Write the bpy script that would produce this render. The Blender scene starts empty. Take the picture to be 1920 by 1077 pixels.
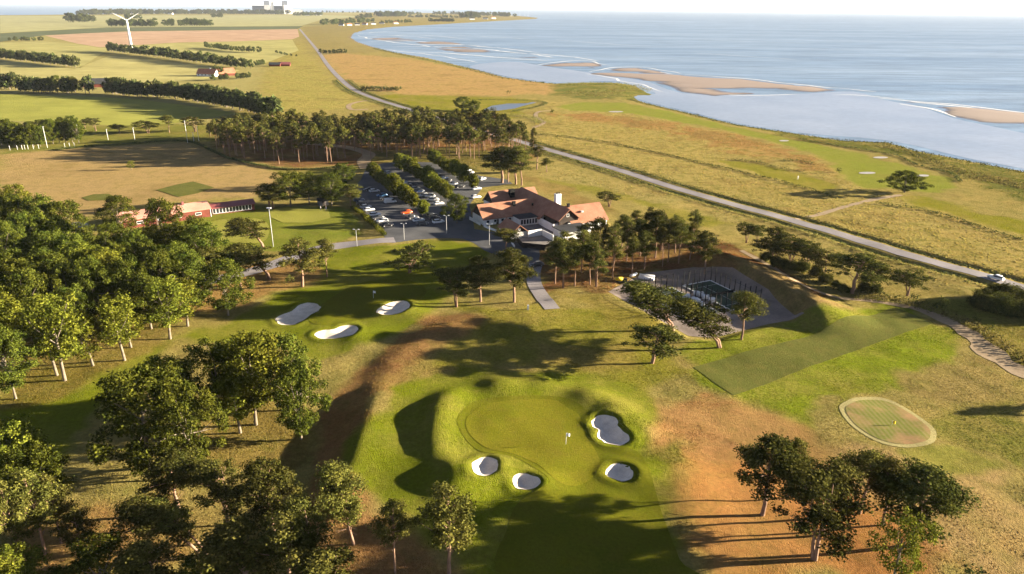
import bpy, bmesh, math, random
import numpy as np
from mathutils import Vector, Matrix, Euler
from mathutils.geometry import delaunay_2d_cdt
random.seed(7); RNG = np.random.default_rng(7)
R = math.radians
S = bpy.context.scene
COL = S.collection

# ------------------------------------------------------------------ camera, world, sun, exposure
F, PITCH, ROLL, CAMH = 1346.0, R(21.3), R(0.63), 75.0
cam_d = bpy.data.cameras.new('camera'); cam = bpy.data.objects.new('camera', cam_d); COL.objects.link(cam)
cam_d.sensor_width = 36; cam_d.lens = F/1920*36; cam_d.clip_start = 1; cam_d.clip_end = 150000
cam.matrix_world = Matrix.Translation((0, 0, CAMH)) @ Matrix.Rotation(R(90)-PITCH, 4, 'X') @ Matrix.Rotation(ROLL, 4, 'Z')
S.camera = cam
SUN_EL, SUN_AZ = R(10.2), R(82.6)          # azimuth clockwise from +Y (the view direction): the sun stands over the sea on the right
W = bpy.data.worlds.new('World'); S.world = W; W.use_nodes = True
nt = W.node_tree; bg = nt.nodes['Background']
sky = nt.nodes.new('ShaderNodeTexSky'); sky.sky_type = 'NISHITA'; sky.sun_disc = False
sky.sun_elevation = SUN_EL; sky.sun_rotation = SUN_AZ; sky.dust_density = 0.15; sky.air_density = 0.28
hsv = nt.nodes.new('ShaderNodeHueSaturation'); hsv.inputs['Saturation'].default_value = 0.72
nt.links.new(sky.outputs[0], hsv.inputs['Color']); nt.links.new(hsv.outputs[0], bg.inputs[0]); bg.inputs[1].default_value = 0.05
sd = bpy.data.lights.new('sun', 'SUN'); sd.energy = 5.0; sd.angle = R(0.5); sd.color = (1.0, 0.86, 0.64)
sun = bpy.data.objects.new('sun', sd); COL.objects.link(sun)
sdir = Vector((math.sin(SUN_AZ)*math.cos(SUN_EL), math.cos(SUN_AZ)*math.cos(SUN_EL), math.sin(SUN_EL)))
sun.rotation_euler = sdir.to_track_quat('Z', 'Y').to_euler()
vs = S.view_settings; vs.view_transform = 'Standard'; vs.look = 'None'; vs.gamma = 1; vs.use_curve_mapping = False
vs.exposure = 2.65
S.cycles.max_bounces = 5; S.cycles.transparent_max_bounces = 8; S.cycles.volume_bounces = 0

# ------------------------------------------------------------------ small helpers
def rays(p):
    p = np.atleast_2d(np.asarray(p, float))
    u = (p[:, 0]-960)/F; v = -(p[:, 1]-538.5)/F
    c, s = math.cos(ROLL), math.sin(ROLL)
    a = u*c-v*s; b = u*s+v*c
    return np.stack([a, math.cos(PITCH)+b*math.sin(PITCH), -math.sin(PITCH)+b*math.cos(PITCH)], 1)
def G(p, z=0.0):                                   # where the photo's point p lies on level z (measuring the place)
    d = rays(p); t = (np.asarray(z)-CAMH)/d[:, 2]
    return d[:, :2]*t[:, None]
def GH(p, f):                                      # the same on the modelled ground
    z = np.zeros(len(np.atleast_2d(p)))
    for _ in range(6):
        q = G(p, z); z = f(q)
    return q
def g1(x, y, z=0.0): return G([(x, y)], z)[0]
def projy(X, Y, Z):
    z = Z-CAMH; w = Y*math.cos(PITCH)-z*math.sin(PITCH); b = (Y*math.sin(PITCH)+z*math.cos(PITCH))/w; a = X/w
    return 538.5-(-a*math.sin(ROLL)+b*math.cos(ROLL))*F
def height_for(X, Y, Z, ty):
    lo, hi = 0.0, 120.0
    for _ in range(40):
        m = (lo+hi)/2
        if projy(X, Y, Z+m) > ty: lo = m
        else: hi = m
    return lo
def pxm(X, Y, Z=0): return F/(Y*math.cos(PITCH)-(Z-CAMH)*math.sin(PITCH))      # pixels per metre across
def sm(x): x = np.clip(x, 0, 1); return x*x*(3-2*x)
def sdf(P, poly):
    P = np.asarray(P); poly = np.asarray(poly); d = np.full(len(P), 1e18); ins = np.zeros(len(P), bool)
    n = len(poly)
    for i in range(n):
        a = poly[i]; b = poly[(i+1) % n]; e = b-a; w = P-a
        t = np.clip((w@e)/max(e@e, 1e-9), 0, 1); q = w-t[:, None]*e
        d = np.minimum(d, (q*q).sum(1))
        c1 = (a[1] > P[:, 1]) != (b[1] > P[:, 1])
        if c1.any():
            xi = a[0]+(P[:, 1]-a[1])*e[0]/(e[1] if abs(e[1]) > 1e-12 else 1e-12)
            ins ^= c1 & (P[:, 0] < xi)
    d = np.sqrt(d); return np.where(ins, d, -d)
def pdist(P, line):                                # distance to a polyline and side (+ on its left hand)
    d = np.full(len(P), 1e18); sg = np.ones(len(P))
    for a, b in zip(line[:-1], line[1:]):
        e = b-a; w = P-a; t = np.clip((w@e)/(e@e), 0, 1); q = w-t[:, None]*e
        dd = (q*q).sum(1); m = dd < d; d[m] = dd[m]; sg[m] = np.sign(e[0]*w[m, 1]-e[1]*w[m, 0])
    return np.sqrt(d), sg
def vnoise(P, sc, seed=0):                         # value noise 0..1
    p = np.asarray(P)*sc; i = np.floor(p).astype(np.int64); f = p-i; f = f*f*(3-2*f)
    def h(a, b):
        n = (a*374761393+b*668265263+seed*974711) & 0xffffffff
        n = ((n ^ (n >> 13))*1274126177) & 0xffffffff
        return ((n ^ (n >> 16)) & 0xffff)/65535.0
    x, y = i[:, 0], i[:, 1]
    return (h(x, y)*(1-f[:, 0])+h(x+1, y)*f[:, 0])*(1-f[:, 1])+(h(x, y+1)*(1-f[:, 0])+h(x+1, y+1)*f[:, 0])*f[:, 1]
def fbm(P, sc, seed=0, o=3): return sum(vnoise(P, sc*2**k, seed+k)*0.5**k for k in range(o))/sum(0.5**k for k in range(o))
def smooth_poly(p, closed=True, n=6):              # Catmull-Rom
    p = [np.asarray(q, float) for q in p]; out = []; N = len(p)
    for i in range(N if closed else N-1):
        if closed: a, b, c, d = p[i-1], p[i], p[(i+1) % N], p[(i+2) % N]
        else: a, b, c, d = p[max(i-1, 0)], p[i], p[i+1], p[min(i+2, N-1)]
        for k in range(n):
            t = k/n
            out.append(0.5*((2*b)+(c-a)*t+(2*a-5*b+4*c-d)*t*t+(3*b-a-3*c+d)*t**3))
    if not closed: out.append(p[-1])
    return np.array(out)

# ------------------------------------------------------------------ materials
def newmat(name):
    m = bpy.data.materials.new(name); m.use_nodes = True; t = m.node_tree; t.nodes.clear()
    o = t.nodes.new('ShaderNodeOutputMaterial'); return m, t, o
def noise_node(t, scale, detail=3, co=None, rough=0.6):
    n = t.nodes.new('ShaderNodeTexNoise'); n.inputs['Scale'].default_value = scale; n.inputs['Detail'].default_value = detail
    n.inputs['Roughness'].default_value = rough
    if co is not None: t.links.new(co, n.inputs['Vector'])
    return n.outputs[0]
def ramp(t, val, a, b, p0=0.3, p1=0.7):
    r = t.nodes.new('ShaderNodeValToRGB'); r.color_ramp.elements[0].position = p0; r.color_ramp.elements[1].position = p1
    r.color_ramp.elements[0].color = (*a, 1); r.color_ramp.elements[1].color = (*b, 1); t.links.new(val, r.inputs[0]); return r.outputs[0]
def mixc(t, fac, a, b, mode='MIX'):
    n = t.nodes.new('ShaderNodeMix'); n.data_type = 'RGBA'; n.blend_type = mode
    for s, v in ((n.inputs[0], fac), (n.inputs[6], a), (n.inputs[7], b)):
        if isinstance(v, (int, float)): s.default_value = v
        elif isinstance(v, tuple): s.default_value = (*v, 1)
        else: t.links.new(v, s)
    return n.outputs[2]
def mathn(t, op, a, b=0.0):
    n = t.nodes.new('ShaderNodeMath'); n.operation = op
    for s, v in zip(n.inputs, (a, b)):
        if isinstance(v, (int, float)): s.default_value = v
        else: t.links.new(v, s)
    return n.outputs[0]
def objco(t): return t.nodes.new('ShaderNodeTexCoord').outputs['Object']
def bump(t, h, strength, dist):
    b = t.nodes.new('ShaderNodeBump'); b.inputs['Distance'].default_value = dist
    if isinstance(strength, (int, float)): b.inputs['Strength'].default_value = strength
    else: t.links.new(strength, b.inputs['Strength'])
    t.links.new(h, b.inputs['Height']); return b.outputs[0]
def rough_mat(name, c1, c2, scale=0.6, fine=6.0, rough=0.85, bstr=0.3, bdist=0.05, spec=0.2, metal=0.0):
    m, t, o = newmat(name); p = t.nodes.new('ShaderNodeBsdfPrincipled'); co = objco(t)
    n = noise_node(t, scale, 4, co); f = noise_node(t, fine, 3, co)
    c = ramp(t, n, c1, c2); c = mixc(t, 0.35, c, ramp(t, f, (0.55,)*3, (1.35,)*3, 0.25, 0.75), 'MULTIPLY')
    t.links.new(c, p.inputs['Base Color']); p.inputs['Roughness'].default_value = rough; p.inputs['Specular IOR Level'].default_value = spec
    p.inputs['Metallic'].default_value = metal
    if bstr: t.links.new(bump(t, f, bstr, bdist), p.inputs['Normal'])
    t.links.new(p.outputs[0], o.inputs[0]); return m
def turf_mat(name, c1, c2, c3, bstr=0.35, scale=0.05):
    m, t, o = newmat(name); co = objco(t); d = t.nodes.new('ShaderNodeBsdfDiffuse')
    n = noise_node(t, scale, 5, co); n2 = noise_node(t, 0.35, 4, co); f = noise_node(t, 2.2, 3, co)
    c = ramp(t, n, c1, c2, 0.35, 0.65); c = mixc(t, ramp(t, n2, (0, 0, 0), (1, 1, 1), 0.45, 0.75), c, c3)
    c = mixc(t, 0.6, c, ramp(t, f, (0.6,)*3, (1.35,)*3, 0.2, 0.8), 'MULTIPLY'); c = mixc(t, 1.0, c, (.80, .78, .40), 'MULTIPLY'); b5 = noise_node(t, 9.0, 2, co, .6)
    t.links.new(c, d.inputs[0]); t.links.new(bump(t, mathn(t, 'ADD', mathn(t, 'MULTIPLY', b5, .20), mathn(t, 'MULTIPLY', f, bstr*.3)), 1.0, 1.0), d.inputs['Normal'])
    t.links.new(d.outputs[0], o.inputs[0]); return m
def leaf_mat(name, c1, c2, tr=0.3):
    m, t, o = newmat(name); g = t.nodes.new('ShaderNodeNewGeometry'); oi = t.nodes.new('ShaderNodeObjectInfo'); co = objco(t)
    n = noise_node(t, 0.35, 2, co)
    c = ramp(t, n, c1, c2, 0.35, 0.65)
    v = mathn(t, 'ADD', mathn(t, 'MULTIPLY', g.outputs['Random Per Island'], 0.9), mathn(t, 'MULTIPLY', oi.outputs['Random'], 0.45))
    v = mathn(t, 'ADD', v, 0.33)
    hs = t.nodes.new('ShaderNodeHueSaturation'); t.links.new(c, hs.inputs['Color']); t.links.new(v, hs.inputs['Value'])
    t.links.new(mathn(t, 'ADD', mathn(t, 'MULTIPLY', oi.outputs['Random'], 0.03), 0.482), hs.inputs['Hue'])
    d = t.nodes.new('ShaderNodeBsdfDiffuse'); tl = t.nodes.new('ShaderNodeBsdfTranslucent'); mx = t.nodes.new('ShaderNodeMixShader')
    t.links.new(hs.outputs[0], d.inputs[0]); t.links.new(hs.outputs[0], tl.inputs[0]); mx.inputs[0].default_value = tr
    t.links.new(d.outputs[0], mx.inputs[1]); t.links.new(tl.outputs[0], mx.inputs[2]); t.links.new(mx.outputs[0], o.inputs[0]); return m
def paint_mat(name, rough=0.3):
    m, t, o = newmat(name); p = t.nodes.new('ShaderNodeBsdfPrincipled'); oi = t.nodes.new('ShaderNodeObjectInfo')
    t.links.new(oi.outputs['Color'], p.inputs['Base Color']); p.inputs['Roughness'].default_value = rough
    p.inputs['Coat Weight'].default_value = 0.3; t.links.new(p.outputs[0], o.inputs[0]); return m

M = {}
M['leaf_oak'] = leaf_mat('oak_leaves', (0.036, 0.050, 0.008), (0.092, 0.103, 0.014), 0.16)
M['leaf_lime'] = leaf_mat('lime_leaves', (0.066, 0.080, 0.010), (0.142, 0.145, 0.018), 0.18)
M['leaf_pine'] = leaf_mat('pine_needles', (0.055, 0.060, 0.013), (0.130, 0.120, 0.027), 0.2)
M['leaf_dark'] = leaf_mat('dark_needles', (0.038, 0.046, 0.011), (0.098, 0.096, 0.021), 0.2)
M['leaf_far'] = leaf_mat('hedgerow_leaves', (0.050, 0.066, 0.020), (0.090, 0.100, 0.030), 0.2)
M['grass_tuft'] = leaf_mat('tall_grass', (0.12, 0.125, 0.030), (0.20, 0.17, 0.055), 0.3)
M['bark'] = rough_mat('grey_bark', (0.11, 0.088, 0.062), (0.24, 0.20, 0.15), 0.8, 5, 0.95, 0.6, 0.1)
M['bark_pine'] = rough_mat('pine_bark', (0.15, 0.095, 0.065), (0.33, 0.20, 0.13), 0.7, 5, 0.95, 0.6, 0.1)
M['asphalt'] = rough_mat('asphalt', (0.060, 0.062, 0.068), (0.10, 0.10, 0.105), 0.12, 3, 0.9, 0.25, 0.03)
M['road'] = rough_mat('road_asphalt', (0.19, 0.172, 0.175), (0.28, 0.255, 0.26), 0.08, 2.0, 0.9, 0.2, 0.03)
M['gravel'] = rough_mat('gravel', (0.17, 0.135, 0.115), (0.30, 0.24, 0.20), 0.15, 2.0, 0.95, 0.7, 0.12)
M['dirt'] = rough_mat('dirt_track', (0.235, 0.165, 0.092), (0.34, 0.25, 0.15), 0.15, 1.6, 0.95, 0.5, 0.1)
M['sand'] = rough_mat('bunker_sand', (0.58, 0.50, 0.42), (0.78, 0.69, 0.59), 0.6, 5, 0.95, 0.7, 0.10)
M['sand_shade'] = rough_mat('shade_toned_sand', (0.28, 0.27, 0.27), (0.40, 0.38, 0.37), 0.5, 4, 0.95, 0.6, 0.08)  # distant bunker sand darkened: the shade lying in them is put into the colour
def bar_mat():
    m, t, o = newmat('sandbar_sand'); p = t.nodes.new('ShaderNodeBsdfPrincipled'); co = objco(t); sp = t.nodes.new('ShaderNodeSeparateXYZ'); t.links.new(co, sp.inputs[0])
    st = t.nodes.new('ShaderNodeMapping'); st.inputs['Scale'].default_value = (.3, 1.2, 0); st.inputs['Rotation'].default_value = (0, 0, R(20)); t.links.new(co, st.inputs[0])
    n = noise_node(t, .06, 5, st.outputs[0], .7); wet = mathn(t, 'ADD', mathn(t, 'MULTIPLY', mathn(t, 'ADD', sp.outputs['Z'], 1.0), 2.2), mathn(t, 'MULTIPLY', mathn(t, 'SUBTRACT', n, .5), 1.3))
    c = ramp(t, wet, (0.085, 0.068, 0.06), (0.235, 0.172, 0.138), .10, .85); t.links.new(c, p.inputs['Base Color'])
    t.links.new(ramp(t, wet, (.3,)*3, (.9,)*3, .1, .5), p.inputs['Roughness']); t.links.new(p.outputs[0], o.inputs[0]); return m
M['wet_sand'] = bar_mat()
M['white_wall'] = rough_mat('white_render', (0.70, 0.69, 0.67), (0.82, 0.81, 0.79), 0.8, 8, 0.8, 0.1, 0.01)
M['white_metal'] = rough_mat('white_metal', (0.74, 0.74, 0.74), (0.84, 0.84, 0.84), 0.8, 8, 0.45, 0, 0)
M['grey_metal'] = rough_mat('galvanised_steel', (0.40, 0.40, 0.40), (0.55, 0.55, 0.55), 1.5, 8, 0.5, 0, 0)
M['black_metal'] = rough_mat('black_steel', (0.008, 0.008, 0.009), (0.016, 0.016, 0.016), 1.5, 8, 0.85, 0, 0, .1)
M['dark_wood'] = rough_mat('dark_brown_boards', (0.022, 0.016, 0.013), (0.05, 0.038, 0.03), 0.7, 6, 0.85, 0.3, 0.03)
M['red_wood'] = rough_mat('red_painted_boards', (0.11, 0.030, 0.020), (0.17, 0.050, 0.033), 0.6, 5, 0.85, 0.3, 0.03)
M['felt'] = rough_mat('roofing_felt', (0.028, 0.03, 0.034), (0.055, 0.056, 0.06), 0.3, 4, 0.9, 0.2, 0.02)
M['pink_roof'] = rough_mat('weathered_red_sheet', (0.48, 0.21, 0.15), (0.60, 0.31, 0.23), 0.15, 2.5, 0.6, 0.2, 0.03, 0.4)
M['darkred_roof'] = rough_mat('dark_red_sheet', (0.20, 0.055, 0.055), (0.28, 0.09, 0.085), 0.2, 3, 0.4, 0.2, 0.03, 0.5)
M['glass'] = rough_mat('window_glass', (0.02, 0.024, 0.028), (0.05, 0.055, 0.06), 0.9, 4, 0.12, 0, 0, 0.6)
M['turf_blue'] = rough_mat('synthetic_turf', (0.035, 0.055, 0.035), (0.055, 0.08, 0.05), 0.3, 6, 0.95, 0.2, 0.02)
M['slab'] = rough_mat('paving', (0.14, 0.125, 0.115), (0.22, 0.20, 0.19), 0.4, 4, 0.9, 0.2, 0.02)
M['rubber'] = rough_mat('tyre_rubber', (0.012,)*3, (0.03,)*3, 2, 8, 0.9, 0, 0)
M['paint'] = paint_mat('car_paint')
M['yellow'] = rough_mat('yellow_paint', (0.55, 0.42, 0.02), (0.7, 0.5, 0.04), 2, 8, 0.5, 0, 0)
M['skin'] = rough_mat('skin', (0.45, 0.28, 0.2), (0.5, 0.32, 0.24), 2, 8, 0.7, 0, 0)
M['navy'] = rough_mat('navy_cloth', (0.02, 0.025, 0.05), (0.04, 0.045, 0.08), 2, 8, 0.9, 0, 0)
M['bag'] = rough_mat('white_bag_fabric', (0.62, 0.62, 0.63), (0.78, 0.78, 0.78), 1.5, 6, 0.9, 0.4, 0.05)
M['concrete'] = rough_mat('pale_concrete', (0.36, 0.36, 0.37), (0.48, 0.48, 0.48), 0.02, 0.2, 0.9, 0, 0)
M['concrete_dark'] = rough_mat('blue_grey_cladding', (0.12, 0.14, 0.18), (0.17, 0.19, 0.23), 0.02, 0.2, 0.9, 0, 0)
M['orange_roof'] = rough_mat('farm_tiles', (0.33, 0.12, 0.07), (0.45, 0.19, 0.11), 0.3, 2, 0.9, 0.2, 0.03)
def tile_mat():
    m, t, o = newmat('clay_tiles'); p = t.nodes.new('ShaderNodeBsdfPrincipled'); co = objco(t)
    sp = t.nodes.new('ShaderNodeSeparateXYZ'); t.links.new(co, sp.inputs[0])
    course = mathn(t, 'PINGPONG', mathn(t, 'MULTIPLY', sp.outputs['Z'], 1.0), 0.12)
    n = noise_node(t, 0.35, 4, co); f = noise_node(t, 3.0, 4, co)
    c = ramp(t, n, (0.265, 0.118, 0.07), (0.37, 0.185, 0.115)); c = mixc(t, 0.5, c, ramp(t, f, (0.5,)*3, (1.4,)*3, 0.25, 0.75), 'MULTIPLY')
    c = mixc(t, 0.4, c, ramp(t, course, (0.45,)*3, (1.15,)*3, 0.0, 0.08), 'MULTIPLY')
    t.links.new(c, p.inputs['Base Color']); p.inputs['Roughness'].default_value = 0.8; p.inputs['Specular IOR Level'].default_value = 0.2
    t.links.new(bump(t, course, 0.8, 0.3), p.inputs['Normal']); t.links.new(p.outputs[0], o.inputs[0]); return m
M['tiles'] = tile_mat()

# ------------------------------------------------------------------ object helpers
def link(name, me, mat=None, parent=None, loc=None):
    o = bpy.data.objects.new(name, me); COL.objects.link(o)
    if mat is not None:
        for k in (mat if isinstance(mat, (list, tuple)) else [mat]): me.materials.append(k)
    if parent: o.parent = parent
    if loc is not None: o.location = loc
    return o
def npmesh(name, V, Fq, smooth=False):
    V = np.asarray(V, np.float32); Fq = np.asarray(Fq, np.int32); k = Fq.shape[1]
    me = bpy.data.meshes.new(name); me.vertices.add(len(V)); me.vertices.foreach_set('co', V.ravel())
    me.loops.add(Fq.size); me.loops.foreach_set('vertex_index', Fq.ravel())
    me.polygons.add(len(Fq)); me.polygons.foreach_set('loop_start', np.arange(0, Fq.size, k, dtype=np.int32))
    me.polygons.foreach_set('loop_total', np.full(len(Fq), k, np.int32))
    if smooth: me.polygons.foreach_set('use_smooth', np.ones(len(Fq), bool))
    me.update(calc_edges=True); return me
def tag(o, label=None, cat=None, group=None, kind=None):
    if label: o['label'] = label
    if cat: o['category'] = cat
    if group: o['group'] = group
    if kind: o['kind'] = kind
    return o
def thing(name, label, cat, loc=(0, 0, 0), rz=0.0, group=None):
    o = bpy.data.objects.new(name, None); COL.objects.link(o); o.location = loc; o.rotation_euler = (0, 0, rz)
    o.empty_display_size = 0.3; return tag(o, label, cat, group)
def dup(root, loc, rz=0.0, scale=None, label=None, group=None):
    r = root.copy(); COL.objects.link(r); r.location = loc; r.rotation_euler = (0, 0, rz)
    if scale is not None: r.scale = scale
    if label: r['label'] = label
    if group: r['group'] = group
    for ch in KIDS.get(root.name, ()):
        c = ch.copy(); COL.objects.link(c); c.parent = r
        for gch in KIDS.get(ch.name, ()):
            d = gch.copy(); COL.objects.link(d); d.parent = c
    return r
KIDS = {}
def register(root):                                # remember a prototype's parts for dup()
    for o in list(bpy.data.objects):
        if o.parent is root:
            KIDS.setdefault(root.name, []).append(o)
            for q in list(bpy.data.objects):
                if q.parent is o: KIDS.setdefault(o.name, []).append(q)
class MB:                                          # gathers shapes into ONE mesh
    def __init__(s): s.bm = bmesh.new()
    def box(s, c, d, rz=0.0, taper=1.0, mat=0):
        vs = []
        for z in (-1, 1):
            for x, y in ((-1, -1), (1, -1), (1, 1), (-1, 1)):
                k = taper if z > 0 else 1
                X, Y = x*d[0]/2*k, y*d[1]/2*k
                vs.append(s.bm.verts.new((c[0]+X*math.cos(rz)-Y*math.sin(rz), c[1]+X*math.sin(rz)+Y*math.cos(rz), c[2]+z*d[2]/2)))
        for f in ((3, 2, 1, 0), (4, 5, 6, 7), (0, 1, 5, 4), (1, 2, 6, 5), (2, 3, 7, 6), (3, 0, 4, 7)):
            s.bm.faces.new([vs[i] for i in f]).material_index = mat
        return s
    def tube(s, pts, rad, n=7, cap=True, mat=0):
        pts = [Vector(p) for p in pts]; rings = []
        if not hasattr(rad, '__len__'): rad = [rad]*len(pts)
        for i, p in enumerate(pts):
            d = (pts[min(i+1, len(pts)-1)]-pts[max(i-1, 0)]).normalized()
            a = d.orthogonal().normalized() if abs(d.z) < .95 else (Vector((1, 0, 0))-d*d.x).normalized(); b = d.cross(a)
            rings.append([s.bm.verts.new(p+(a*math.cos(2*math.pi*k/n)+b*math.sin(2*math.pi*k/n))*rad[i]) for k in range(n)])
        for r0, r1 in zip(rings[:-1], rings[1:]):
            for k in range(n):
                f = s.bm.faces.new((r0[k], r0[(k+1) % n], r1[(k+1) % n], r1[k])); f.material_index = mat; f.smooth = True
        if cap:
            s.bm.faces.new(rings[0][::-1]).material_index = mat; s.bm.faces.new(rings[-1]).material_index = mat
        return s
    def loft(s, secs, mat=0, cap=True, smooth=True):
        rings = [[s.bm.verts.new(p) for p in q] for q in secs]; n = len(rings[0])
        for r0, r1 in zip(rings[:-1], rings[1:]):
            for k in range(n):
                f = s.bm.faces.new((r0[k], r0[(k+1) % n], r1[(k+1) % n], r1[k])); f.material_index = mat; f.smooth = smooth
        if cap: s.bm.faces.new(rings[0][::-1]).material_index = mat; s.bm.faces.new(rings[-1]).material_index = mat
        return s
    def poly(s, pts, faces, mat=0):
        v = [s.bm.verts.new(p) for p in pts]
        for f in faces: s.bm.faces.new([v[i] for i in f]).material_index = mat
        return s
    def build(s, name, mat, parent=None, loc=None):
        bmesh.ops.recalc_face_normals(s.bm, faces=s.bm.faces)
        me = bpy.data.meshes.new(name); s.bm.to_mesh(me); s.bm.free()
        return link(name, me, mat, parent, loc)

# ------------------------------------------------------------------ the lie of the land
def px(pts): return np.array(pts, float)
def crop(ox, oy, s, pts): return np.array([(ox+x/s, oy+y/s) for x, y in pts])
C2 = lambda pts: crop(640, 0, 2.992, pts)
C3 = lambda pts: crop(1280, 0, 2.992, pts)
C5 = lambda pts: crop(640, 360, 2.992, pts)
C8 = lambda pts: crop(640, 717, 2.992, pts)
C9 = lambda pts: crop(1280, 717, 2.992, pts)
COAST = px([(0, 28.5), (150, 27), (300, 25), (450, 24), (560, 23.5), (700, 22.5), (800, 22), (900, 25), (960, 29), (1010, 33.5), (1005, 35.5), (960, 38), (870, 43), (800, 47),
    (740, 50), (690, 55), (665, 62), (660, 70), (672, 78), (700, 87), (740, 97), (800, 107), (850, 119), (900, 131), (945, 143), (1000, 151), (1040, 155), (1100, 153),
    (1150, 153), (1190, 159), (1206, 168), (1215, 173), (1227, 175), (1222, 178), (1200, 177), (1189, 180), (1196, 186), (1215, 192), (1280, 207), (1380, 231), (1514, 251), (1581, 261),
    (1665, 264), (1715, 279), (1815, 298), (1920, 318), (2150, 372), (2500, 470)])
coast_w = G(COAST)
LAND = np.vstack([coast_w, [[700, -400], [-12000, -400], [-12000, coast_w[0, 1]*1.02]]])
esc = G(px([(905, 580), (860, 590), (805, 615), (752, 652), (722, 700), (700, 760), (680, 820), (664, 870), (640, 930), (600, 1020), (560, 1090)]), 2.0)     # the bank west of the green
RIDGE = [((846, 728), .8), ((832, 748), 1.1), ((821, 770), 1.2), ((816, 792), 1.2), ((817, 812), 1.2), ((822, 832), 1.1), ((829, 846), .6)]
berm = G(px([(1335, 475), (1400, 503), (1470, 538), (1530, 572), (1548, 588)]), 3)
yard = G(px([(1140, 545), (1186, 520), (1210, 511), (1300, 500), (1372, 508), (1440, 545), (1512, 588), (1440, 610), (1340, 640), (1290, 632)]), 0)
def gauss(P, p, h, r, z=2.5):
    c = g1(*p, z); d = ((P-c)**2).sum(1); return h*np.exp(-d/(r*r))
def H0(P):
    P = np.asarray(P, float); h = np.zeros(len(P))
    m = (P[:, 0] > -160) & (P[:, 0] < 170) & (P[:, 1] > -50) & (P[:, 1] < 330)
    if not m.any(): return h
    q = P[m]; fade = sm((165-np.abs(q[:, 0]))/40)*sm((325-q[:, 1])/60)
    z = ((fbm(q, 1/22., 3)-0.5)*1.0+(fbm(q, 1/7., 9, 2)-0.5)*0.30)*fade
    d, s = pdist(q, esc); sd_ = d*s
    z += (0.9+1.8*sm((136-q[:, 1])/16))*sm((sd_+9)/10)*np.exp(-np.clip(sd_, 0, 999)/70.)*sm((190-q[:, 1])/25)
    rz_ = np.zeros(len(q))
    RI = [tuple(p) for p in smooth_poly([p_ for p_, _ in RIDGE], False, 4)]; HI = np.interp(np.linspace(0, 1, len(RI)), np.linspace(0, 1, len(RIDGE)), [h_ for _, h_ in RIDGE])
    for p_, h_ in zip(RI, HI): rz_ = np.maximum(rz_, gauss(q, p_, h_*1.15, 3.6, 3.4))
    z += rz_+gauss(q, (775, 800), -.7, 6)
    for a in (((1105, 735), 1.5, 5), ((1160, 762), 1.1, 4), ((940, 715), 1.3, 5), ((1020, 708), 1.1, 5), ((930, 880), 0.9, 4.0), ((1020, 905), 1.0, 4.0), ((1195, 800), 1.0, 4),
              ((860, 905), 1.3, 4.5), ((1290, 900), 0.9, 7), ((1205, 885), 0.7, 3), ((610, 575), 1.0, 5), ((680, 615), 1.0, 5), ((775, 572), 0.9, 5), ((700, 900), -0.6, 6), ((850, 878), .55, 2.6)): z += gauss(q, *a)
    e1_ = (berm[-1]-berm[-2])/np.linalg.norm(berm[-1]-berm[-2]); e0_ = (berm[0]-berm[1])/np.linalg.norm(berm[0]-berm[1])
    d, s = pdist(q, np.vstack([berm[0]+e0_*40, berm, berm[-1]+e1_*40])); sd_ = d*s
    e1_ = (berm[-1]-berm[-2])/np.linalg.norm(berm[-1]-berm[-2]); e0_ = (berm[0]-berm[1])/np.linalg.norm(berm[0]-berm[1])
    bt = sm(1-((q-berm[-1])@e1_+3)/13)*sm(1-(q-berm[0])@e0_/12)*(d < 25)
    z += bt*np.where(sd_ < 0, 3.4*sm(1+sd_/8.5), 3.4*sm(1-sd_/16))
    yd = sdf(q, yard); z = z*(1-sm((yd+2)/4))+(-0.6)*sm((yd+2)/4)
    h[m] = z; return h
BUNK = {
 'right_top': C8([(1405, 215), (1440, 190), (1500, 188), (1545, 215), (1562, 260), (1612, 295), (1607, 335), (1560, 353), (1490, 345), (1440, 310), (1443, 270), (1412, 245)]),
 'right_low': C8([(1560+76*math.cos(a)-10*math.sin(a), 506+46*math.sin(a)+12*math.cos(a)) for a in np.linspace(0, 6.28, 13)[:-1]]),
 'left': C8([(806+78*math.cos(a), 473+49*math.sin(a)-8*math.cos(a)) for a in np.linspace(0, 6.28, 13)[:-1]]),
 'mid': C8([(1037+77*math.cos(a), 560+47*math.sin(a)+6*math.cos(a)) for a in np.linspace(0, 6.28, 13)[:-1]]),
 'kidney': crop(0, 360, 2.992, [(1550, 710), (1590, 688), (1640, 668), (1690, 632), (1760, 625), (1797, 640), (1790, 665), (1740, 692), (1690, 727), (1640, 747), (1590, 747), (1553, 735)]),
 'bean': C5([(197, 672), (240, 638), (290, 617), (350, 614), (382, 635), (362, 662), (310, 686), (240, 692)]),
 'long': px([(591, 627), (603, 621), (625, 618), (650, 611), (668, 613), (671, 621), (655, 630), (625, 635), (600, 635)]),
}
BW = {k: GH(smooth_poly(v, True, 6), H0) for k, v in BUNK.items()}
for k in BW: BW[k] = BW[k]+(np.column_stack([vnoise(BW[k], .8, 51), vnoise(BW[k], .8, 52)])-.5)*.55
BDEPTH = {'right_top': 0.95, 'right_low': 0.75, 'left': 0.85, 'mid': 0.85, 'kidney': 0.6, 'bean': 0.65, 'long': 0.5}
def HN(P):
    P = np.asarray(P, float); h = H0(P)
    for k, w in BW.items():
        lo, hi = w.min(0)-3, w.max(0)+3; m = ((P > lo) & (P < hi)).all(1)
        if m.any():
            s = sdf(P[m], w); h[m] += -BDEPTH[k]*sm((s+0.4)/2.4)+0.25*np.exp(-((s+1.0)/0.9)**2)
    return h
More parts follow.
